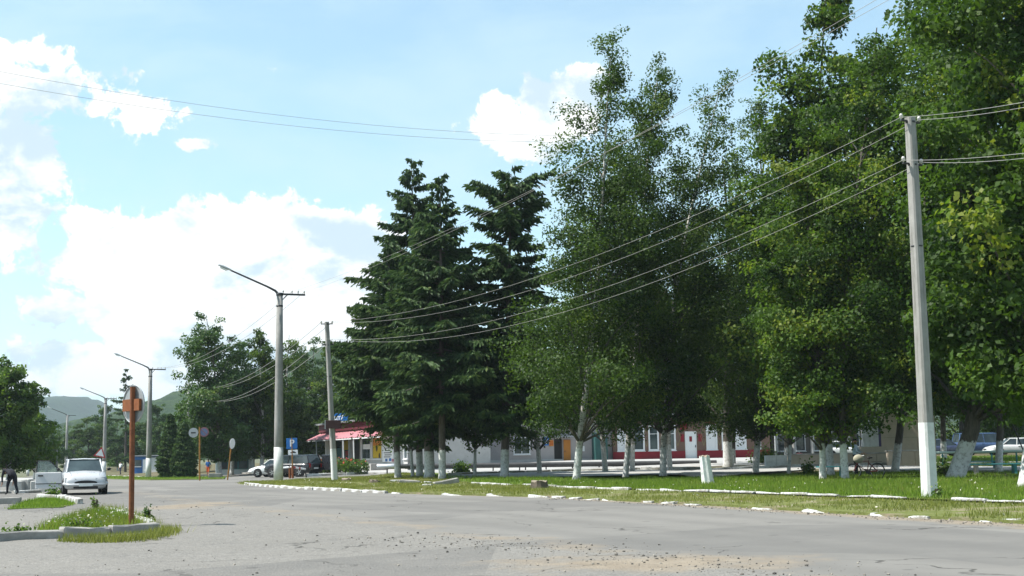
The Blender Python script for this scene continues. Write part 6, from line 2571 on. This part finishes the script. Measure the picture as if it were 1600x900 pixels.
BACKS, LOWS, DARKS = [], [], []
NEAR = [  # base px, py, D, top px, py, half width px, kind, crown0, label, trunk r, clumps, per, extra
    (900, 753, None, 962, 52, 104, 'birch', .13, 'tall slender birch with a white trunk, nearest to the spruces', .17, 567, 100, dict(skirt=.8, yellow=.05, size=.132)),
    (977, 748, None, 1043, 78, 88, 'birch', .15, 'second tall birch, with a slim whitewashed foot', .14, 459, 100, dict(size=.132)),
    (988, 739, None, 1010, 190, 64, 'birch', .16, 'birch with a dark trunk close behind the second birch', .15, 229, 90, {}),
    (1036, 746, None, 1130, 108, 96, 'birch', .16, 'third tall birch, its grey trunk right of the tall windows', .17, 459, 100, dict(size=.132)),
    (1047, 737, None, 1062, 230, 70, 'birch', .18, 'birch behind the third tall birch', .16, 229, 90, {}),
    (1138, None, 86, 1120, 220, 88, 'maple', .17, 'thick dark-trunked tree in front of the brown building', .32, 190, 100, dict(size=.17)),
    (1180, 742, None, 1188, 158, 98, 'birch', .13, 'birch with a leaning white trunk beside the low white wall', .17, 445, 100, dict(bend=.9, size=.132)),
    (1232, 742, None, 1262, 300, 64, 'maple', .16, 'thin-stemmed maple in front of the red parasol', .09, 189, 90, dict(size=.15, yellow=.4)),
    (1286, 753, None, 1270, 205, 84, 'maple', .13, 'yellowish maple, leftmost of the whitewashed trunk group', .13, 297, 110, dict(size=.15, yellow=.6)),
    (1298, None, 60, 1296, -45, 112, 'maple', .16, 'tall maple at the back of the whitewashed trunk group', .17, 405, 115, dict(size=.21, yellow=.25)),
    (1321, 753, None, 1362, 10, 104, 'maple', .13, 'maple whose whitewashed trunk stands before the bicycle', .15, 351, 110, dict(size=.15, yellow=.3)),
    (1398, None, 67, 1445, -70, 124, 'maple', .15, 'tall maple left of the concrete pole with a bent grey trunk', .2, 351, 110, dict(size=.21, bend=.8, yellow=.2)),
    (1492, 750, None, 1530, -150, 150, 'maple', .15, 'large maple with a leaning dark trunk right of the pole', .34, 445, 120, dict(size=.21, bend=.5, yellow=.12)),
    (1560, None, 62, 1600, -90, 120, 'maple', .15, 'maple with a slim dark trunk above the right bench', .17, 324, 110, dict(size=.21, yellow=.15)),
    (1604, 766, None, 1640, -240, 170, 'maple', .17, 'nearest big maple at the right edge of the lawn', .25, 445, 125, dict(size=.21, bend=.8, yellow=.1)),
    (843, None, 80, 835, 420, 62, 'birch', .16, 'slim dark birch left of the grey building doorway', .15, 130, 80, {}),
    (946, None, 82, 935, 300, 70, 'birch', .15, 'dark-trunked birch in front of the green booth', .17, 150, 85, {}),
    (645, None, 78, 632, 560, 70, 'maple', .3, 'small leafy tree with drooping boughs among the spruces', .1, 120, 70, dict(size=.16)),
    (742, None, 74, 735, 590, 66, 'maple', .38, 'low broadleaf tree hanging over the grey wall beside the spruces', .1, 110, 80, dict(size=.16)),
    (1448, None, 86, 1440, 150, 130, 'maple', .20, 'dark maple behind the concrete pole', .25, 200, 110, dict(size=.2)),
    (1146, None, 90, 1095, 330, 90, 'maple', .22, 'dark broadleaf tree behind the thick dark-trunked tree', .15, 170, 95, dict(size=.18)),
    (1230, None, 84, 1235, 260, 100, 'maple', .24, 'dark broadleaf tree between the parasol and the twin lamp', .2, 190, 95, dict(size=.19)),
    (1340, None, 78, 1345, 240, 100, 'maple', .24, 'dark broadleaf tree just left of the white stele', .2, 190, 95, dict(size=.19)),
    (1476, None, 92, 1480, 260, 100, 'maple', .2, 'background tree with a whitewashed foot beyond the railing', .25, 150, 95, dict(size=.2)),
    (1505, None, 128, 1505, 420, 90, 'maple', .06, 'dense background tree behind the blue van', .25, 130, 100, dict(size=.26)),
    (1590, None, 130, 1590, 380, 90, 'maple', .10, 'dense background tree behind the pale grey saloon', .25, 130, 100, dict(size=.26)),
    (1418, None, 126, 1420, 430, 80, 'maple', .06, 'dense background tree behind the beige monument wall', .25, 120, 100, dict(size=.26)),
    (1300, None, 136, 1300, 400, 80, 'maple', .1, 'dense background tree behind the pillared hall', .25, 130, 100, dict(size=.26)),
    (1215, None, 138, 1215, 420, 80, 'maple', .1, 'dense background tree at the end of the brown building', .25, 120, 100, dict(size=.26)),
    (1130, None, 140, 1130, 420, 76, 'maple', .12, 'background tree behind the brown building, above its white door', .25, 120, 100, dict(size=.26)),
    (1050, None, 140, 1045, 430, 76, 'maple', .12, 'background tree behind the brown building, above its left windows', .25, 120, 100, dict(size=.26)),
    (970, None, 138, 965, 440, 72, 'maple', .12, 'background tree rising behind the green booth', .25, 120, 100, dict(size=.26)),
    (890, None, 138, 885, 470, 70, 'maple', .12, 'background tree rising behind the orange door', .25, 110, 100, dict(size=.26)),
    (810, None, 136, 812, 500, 66, 'maple', .12, 'background tree rising behind the small grey-wall window', .25, 100, 100, dict(size=.26)),
    (735, None, 136, 735, 500, 66, 'maple', .12, 'background tree behind the grey building, right of the spruces', .25, 100, 100, dict(size=.26)),
    (1640, None, 76, 1640, 100, 120, 'maple', .15, 'background maple at the right edge behind the bench', .25, 180, 100, dict(size=.2)),
]
for k, (bx, by, D, tx, ty, hw, kind, c0, lab, tr, cl, per, ex) in enumerate(NEAR):
    b = at_base(bx, by, D)
    H, dx = span(b, tx, ty)
    a = dict(size=.14, yellow=.10)
    c0 *= .80 if b.y < 70 else .9
    a.update(ex)
    bark = 'birch' if kind == 'birch' else 'maple'
    if D and D >= 120:
        if len(BACKS) < 3:
            BACKS.append(broad_tree('maple_tree', lab, b, H, hw / FOC * D, 100 + k, kind, bark, kind, c0, (0, 0), tr, 1.5, 170, 110, group='background trees', **a))
        else:
            plant_copy(BACKS[k % 3], lab, b, H, hw / FOC * D, k * 1.7)
        continue
    if lab.startswith(('dark maple behind', 'dark broadleaf', 'background')):
        if not DARKS:
            DARKS.append(broad_tree('maple_tree', lab, b, H, hw / FOC * D, 100 + k, kind, bark, kind, c0, (0, 0), tr, 1.6, 210, 110, group='park trees', **a))
        else:
            plant_copy(DARKS[0], lab, b, H, hw / FOC * D, k * 2.1)
        continue
    broad_tree('birch_tree' if kind == 'birch' else 'maple_tree', lab, b, H, hw / FOC * b.y, 100 + k, kind, bark, kind, c0, (dx, 0), tr, 1.5 if b.y < 70 else 1.7, cl, per, group='park trees', **a)

MID = [  # across the side street and down the road
    (344, None, 119, 318, 487, 58, 'poplar', .12, 'tall poplar with a pale feathery top right of the second lamp', 200, 90),
    (362, None, 124, 358, 525, 48, 'poplar', .14, 'dark poplar between the slim pole and the tall lamp', 150, 85),
    (408, None, 122, 412, 520, 50, 'birch', .14, 'thin-topped birch left of the tall lamp pole', 150, 80),
    (452, None, 128, 455, 512, 46, 'birch', .14, 'airy birch just right of the tall lamp pole', 140, 75),
    (490, None, 165, 490, 520, 42, 'poplar', .12, 'dark tree left of the sign board pole', 140, 85),
    (542, None, 150, 540, 503, 40, 'birch', .15, 'airy birch right of the sign board pole', 110, 75),
    (575, None, 146, 570, 560, 50, 'poplar', .15, 'dark tree behind the shop roof', 110, 85),
    (610, None, 152, 605, 540, 46, 'poplar', .2, 'tree behind the shop partly hidden by the first spruce', 110, 85),
    (14, None, 96, 5, 552, 52, 'lime', .10, 'bright green broad tree at the left edge of the photo', 190, 100),
    (56, None, 104, 58, 600, 26, 'lime', .10, 'small bright tree right of the dark wooden pole', 90, 90),
    (-45, None, 92, -50, 540, 60, 'lime', .10, 'leafy tree cut off by the left edge', 130, 100),
    (72, None, 190, 70, 668, 26, 'poplar', .05, 'low tree behind the short poles at left', 60, 80),
    (104, None, 260, 104, 662, 28, 'lime', .05, 'distant tree left of the third street lamp', 70, 80),
    (136, None, 240, 138, 645, 26, 'lime', .05, 'light green distant tree behind the parked car', 80, 80),
    (160, None, 262, 160, 634, 24, 'poplar', .05, 'darker distant tree behind the third street lamp', 70, 80),
    (184, None, 225, 182, 655, 24, 'poplar', .05, 'distant tree behind the round rusty sign', 70, 80),
    (214, None, 230, 214, 645, 26, 'poplar', .05, 'distant tree above the blue kiosk', 70, 80),
    (244, None, 205, 246, 632, 24, 'lime', .04, 'distant tree beside the second street lamp', 80, 80),
    (282, None, 150, 284, 632, 22, 'poplar', .05, 'small dark tree behind the small conical spruces', 70, 80),
    (340, None, 150, 340, 600, 50, 'poplar', .02, 'dense low dark tree behind the blue-topped walker', 90, 100),
    (395, None, 152, 395, 590, 52, 'poplar', .02, 'dense dark tree behind the leaning rusty post', 90, 100),
    (450, None, 156, 450, 590, 52, 'poplar', .02, 'dense dark tree behind the parking sign', 90, 100),
    (508, None, 158, 508, 600, 44, 'poplar', .02, 'dense dark tree behind the orange flowers', 80, 100),
]
for k, (bx, by, D, tx, ty, hw, kind, c0, lab, cl, per) in enumerate(MID):
    b = at_base(bx, by, D)
    H, dx = span(b, tx, ty)
    far = b.y > 140
    if D >= 145:
        if len(LOWS) < 3:
            LOWS.append(broad_tree('poplar_tree', lab, b, H, hw / FOC * D, 300 + k, kind, 'maple', 'poplar', c0, (dx, 0), .2, 1.4, 150, 100, .3, group='street trees', yellow=.06))
        else:
            plant_copy(LOWS[k % 3], lab, b, H, hw / FOC * D, k * 1.3)
        continue
    broad_tree({'birch': 'birch_tree', 'poplar': 'poplar_tree', 'lime': 'lime_tree'}[kind], lab, b, H, hw / FOC * b.y, 300 + k, kind, 'birch' if kind == 'birch' else 'maple', 'poplar' if kind != 'birch' else 'birch',
               c0, (dx, 0), .2, 1.4, int(cl * 1.35), per, .3 if far else .24, group='street trees', yellow=.08)
for k, (bx, D, tx, ty, hw, lab) in enumerate(((266, 116, 266, 648, 15, 'small dense conical spruce, left of the pair by the corner'), (288, 114, 288, 660, 14, 'small dense conical spruce, right of the pair by the corner'), (196, 205, 197, 574, 29, 'distant lone spruce with a sparse pointed top behind the rusty sign'))):
    b = GD(bx, D)
    H, dx = span(b, tx, ty)
    spruce_tree('spruce_tree', lab, b, H, hw / FOC * D, 70 + k, .03 if k < 2 else .1, .1 if k < 2 else .2, 0, 2.2 if k < 2 else .6, False, (dx, 0), 'street spruces', .30 if k < 2 else .42, 0.0 if k < 2 else .45)


# shrubs under the trees
def shrub(label, px, D, rx, h, seed, leaf='lime', n=900, size=.16):
    b = GD(px, D)
    t = thing('shrub', label, 'shrub', b, 0, 'shrubs')
    rng = np.random.default_rng(seed)
    p = rng.normal(size=(n, 3)) * .45
    p[:, 2] = np.abs(p[:, 2]) + .15
    p *= np.array([rx, rx, h * .8])
    obj('foliage', np_mesh('foliage', leaf_quads(rng, p, size), 4, LEAF[leaf], np.clip(rng.normal(.4, .2, n), 0, 1)), t)
    mb = MB()
    for k in range(7):
        a = rng.uniform(0, 6.28)
        mb.tube([(0, 0, -.05), (rx * .5 * math.cos(a), rx * .5 * math.sin(a), h * .7)], .012, 4)
    mb.build('stems', surf('shrub_stem', (.06, .05, .035), .9), t)


shrub('small yellow-green shrub by the pipe between spruce trunks', 722, 84, .55, .8, 1)
shrub('yellow-green shrub behind the low white wall', 1196, 90, 1.0, 1.35, 2)
shrub('small shrub in the shade before the podium wall', 1262, 66, .35, .7, 3, 'lime', 300)
shrub('dark shrub at the foot of the leaning dark trunk', 1478, 55, .6, .7, 4, 'birch', 500)
shrub('bushy weed at the foot of the right concrete pole', 1463, 32.2, .14, .42, 5, 'lime', 130, .08)
shrub('bushy weed growing on the small island kerb', 84, 49, .28, .42, 6, 'lime', 200, .10)
shrub('tall weed on the traffic island behind the sign post', 150, 33, .12, .5, 7, 'lime', 110, .07)
shrub('dark weed right of the rusty sign post', 232, 27.6, .12, .4, 8, 'poplar', 110, .07)
shrub('leafy weed in front of the traffic island kerb', 128, 24.6, .32, .30, 9, 'lime', 260, .08)
shrub('weed tuft at the left end of the island kerb', 30, 23.4, .3, .22, 10, 'lime', 180, .08)

# ------------------------------------------------------------------ grass
near_lawn = [tuple(p[:2]) for p in INNER[1:]] + [tuple(G(*p)[:2]) for p in ((2000, 755), (1600, 754), (1300, 753), (1100, 753), (1000, 756), (880, 757), (800, 755))]
grass('lawn_grass', 'bright green lawn grass behind the white kerb', near_lawn, 62000, .13, 1, 'grass', .085, .022, .50, edge=.03)
grass('lawn_weeds', 'dry stems and weeds scattered through the lawn', near_lawn, 9000, .15, 15, 'drygrass', .085, .02, .55, edge=.05)
grass('verge_grass', 'dry yellow-green grass on the verge along the road', VERGE, 60000, .10, 2, 'drygrass', .055, .02, .52, edge=.10)
grass('back_lawn_grass', 'sparse grass around the spruce trunks', LAWN, 26000, .16, 3, 'grass', .085, .03, .45)
grass('island_grass', 'tall green grass on the traffic island round the sign post', ISLE, 5000, .14, 4, 'grass', .03, .014, .42, edge=.09)
grass('island_weeds', 'dry yellowish weeds mixed into the traffic island grass', ISLE, 3500, .17, 14, 'drygrass', .03, .014, .45, edge=.12)
grass('island_grass', 'short bright grass on the small island by the car', ISLE2, 5000, .10, 5, 'grass', .02, .018, .4, edge=.09)
fringe = [tuple(G(*p)[:2]) for p in ((96, 848), (150, 849), (246, 844), (282, 830), (252, 828), (240, 836), (150, 842.5), (98, 845))]
grass('fringe_grass', 'weedy grass fringe in front of the island kerb', fringe, 2600, .14, 6, 'drygrass', .0, .016, .2, edge=.08)
grass('corner_grass', 'short grass sliver at the street corner', SLIVER, 7000, .12, 7, 'grass', .07, .03, .3, edge=.1)
grass('park_grass', 'thin shaded grass under the park trees', [tuple(G(*p)[:2]) for p in ((1000, 750), (1700, 752), (1700, 738), (1280, 741), (1120, 748))], 16000, .12, 8, 'grass', .06, .03, .5)
grass('far_lawn_grass', 'sunlit grass beyond the railing at right', FARLAWN, 9000, .12, 9, 'grass', .13, .05, .3)


def blossoms(name, label, poly, n, seed, z, size):
    rng = np.random.default_rng(seed)
    xs, ys = [p[0] for p in poly], [p[1] for p in poly]
    x, y = rng.uniform(min(xs), max(xs), n * 4), rng.uniform(min(ys), max(ys), n * 4)
    k = in_poly(x, y, poly) & (vnoise(x, y, 1.1, seed) > .45)
    x, y = x[k][:n], y[k][:n]
    p = np.stack([x, y, zt(x, y) + z * rng.uniform(.6, 1.2, len(x))], 1)
    o = obj(name, np_mesh(name, leaf_quads(rng, np.repeat(p, 2, 0), size, .9, 2.0), 4, surf('clover_white', (.62, .6, .5), .9, .1, 9, 0)))
    return tag(o, label, 'flowers', None, 'stuff')


blossoms('clover_blossoms', 'tiny white clover heads on the traffic island', ISLE, 130, 1, .17, .04)
blossoms('clover_blossoms', 'pale clover heads and litter on the verge', VERGE, 260, 2, .12, .05)
blossoms('clover_blossoms', 'white clover heads scattered over the lawn', near_lawn, 200, 3, .18, .05)


# ------------------------------------------------------------------ loose stones of the apron
def stones(name, label, n, seed, smin, smax, centre, spread, dark):
    rng = np.random.default_rng(seed)
    ico = bmesh.new()
    bmesh.ops.create_icosphere(ico, subdivisions=1, radius=1)
    bv = np.array([v.co[:] for v in ico.verts])
    bf = np.array([[v.index for v in f.verts] for f in ico.faces])
    ico.free()
    t = rng.random(n)
    line = np.array([(p[0], p[1]) for p in centre])
    i = rng.integers(0, len(line) - 1, n)
    P = line[i] + (line[i + 1] - line[i]) * t[:, None] + rng.normal(size=(n, 2)) * spread
    s = smin * (smax / smin) ** (rng.random(n) ** 2.6)
    V = bv[None] * (1 + rng.uniform(-.25, .25, (n, len(bv), 1))) * s[:, None, None] * rng.uniform(.6, 1.1, (n, 1, 3)) * np.array([1, 1, .75])
    z = zt(P[:, 0], P[:, 1]) + bumps(P[:, 0], P[:, 1]) + s * .3
    V += np.stack([P[:, 0], P[:, 1], z], 1)[:, None]
    me_v = V[:, bf].reshape(-1, 3)
    o = obj(name, np_mesh(name, me_v, 3, dark, np.repeat(rng.random(n), len(bf))))
    return tag(o, label, 'gravel', None, 'stuff')


tm = NT('gravel_stone')
k_ = tm.attr('tint')
tm.col(tm.mix(k_, (0.05, 0.046, 0.042), (0.30, 0.27, 0.23)))
tm.rough(.95)
M_STONE = tm.mat
stones('gravel', 'loose stones along the crumbled road edge', 1300, 1, .005, .026, [G(*p) for p in ((1300, 905), (1080, 882), (900, 862), (760, 850), (620, 838))], .7, M_STONE)
stones('gravel', 'scattered small stones over the coarse apron', 220, 2, .006, .024, [G(*p) for p in ((1000, 899), (700, 890), (400, 880), (100, 880), (300, 840), (600, 860))], 1.3, M_STONE)
stones('gravel', 'grit along the verge edge', 900, 3, .008, .035, [G(*p) for p in ((1700, 826), (1350, 807), (1100, 792), (860, 779))], .25, M_STONE)
stones('gravel', 'stones lying between the two grass islands', 140, 4, .010, .04, [G(*p) for p in ((20, 812), (150, 795), (320, 800), (420, 812), (300, 780))], 1.6, M_STONE)

# ------------------------------------------------------------------ air
mb = MB()
mb.box((-5900, -250, -8), (5900, 6900, 330))
hz = mb.build('haze', None)
hz.data.materials.clear()
hm = bpy.data.materials.new('haze')
hm.use_nodes = True
hm.node_tree.nodes.clear()
pv = hm.node_tree.nodes.new('ShaderNodeVolumePrincipled')
pv.inputs['Color'].default_value = (.75, .86, .95, 1)
pv.inputs['Density'].default_value = HAZE
pv.inputs['Anisotropy'].default_value = 0.0
ho = hm.node_tree.nodes.new('ShaderNodeOutputMaterial')
hm.node_tree.links.new(pv.outputs[0], ho.inputs['Volume'])
hz.data.materials.append(hm)
tag(hz, kind='stuff')
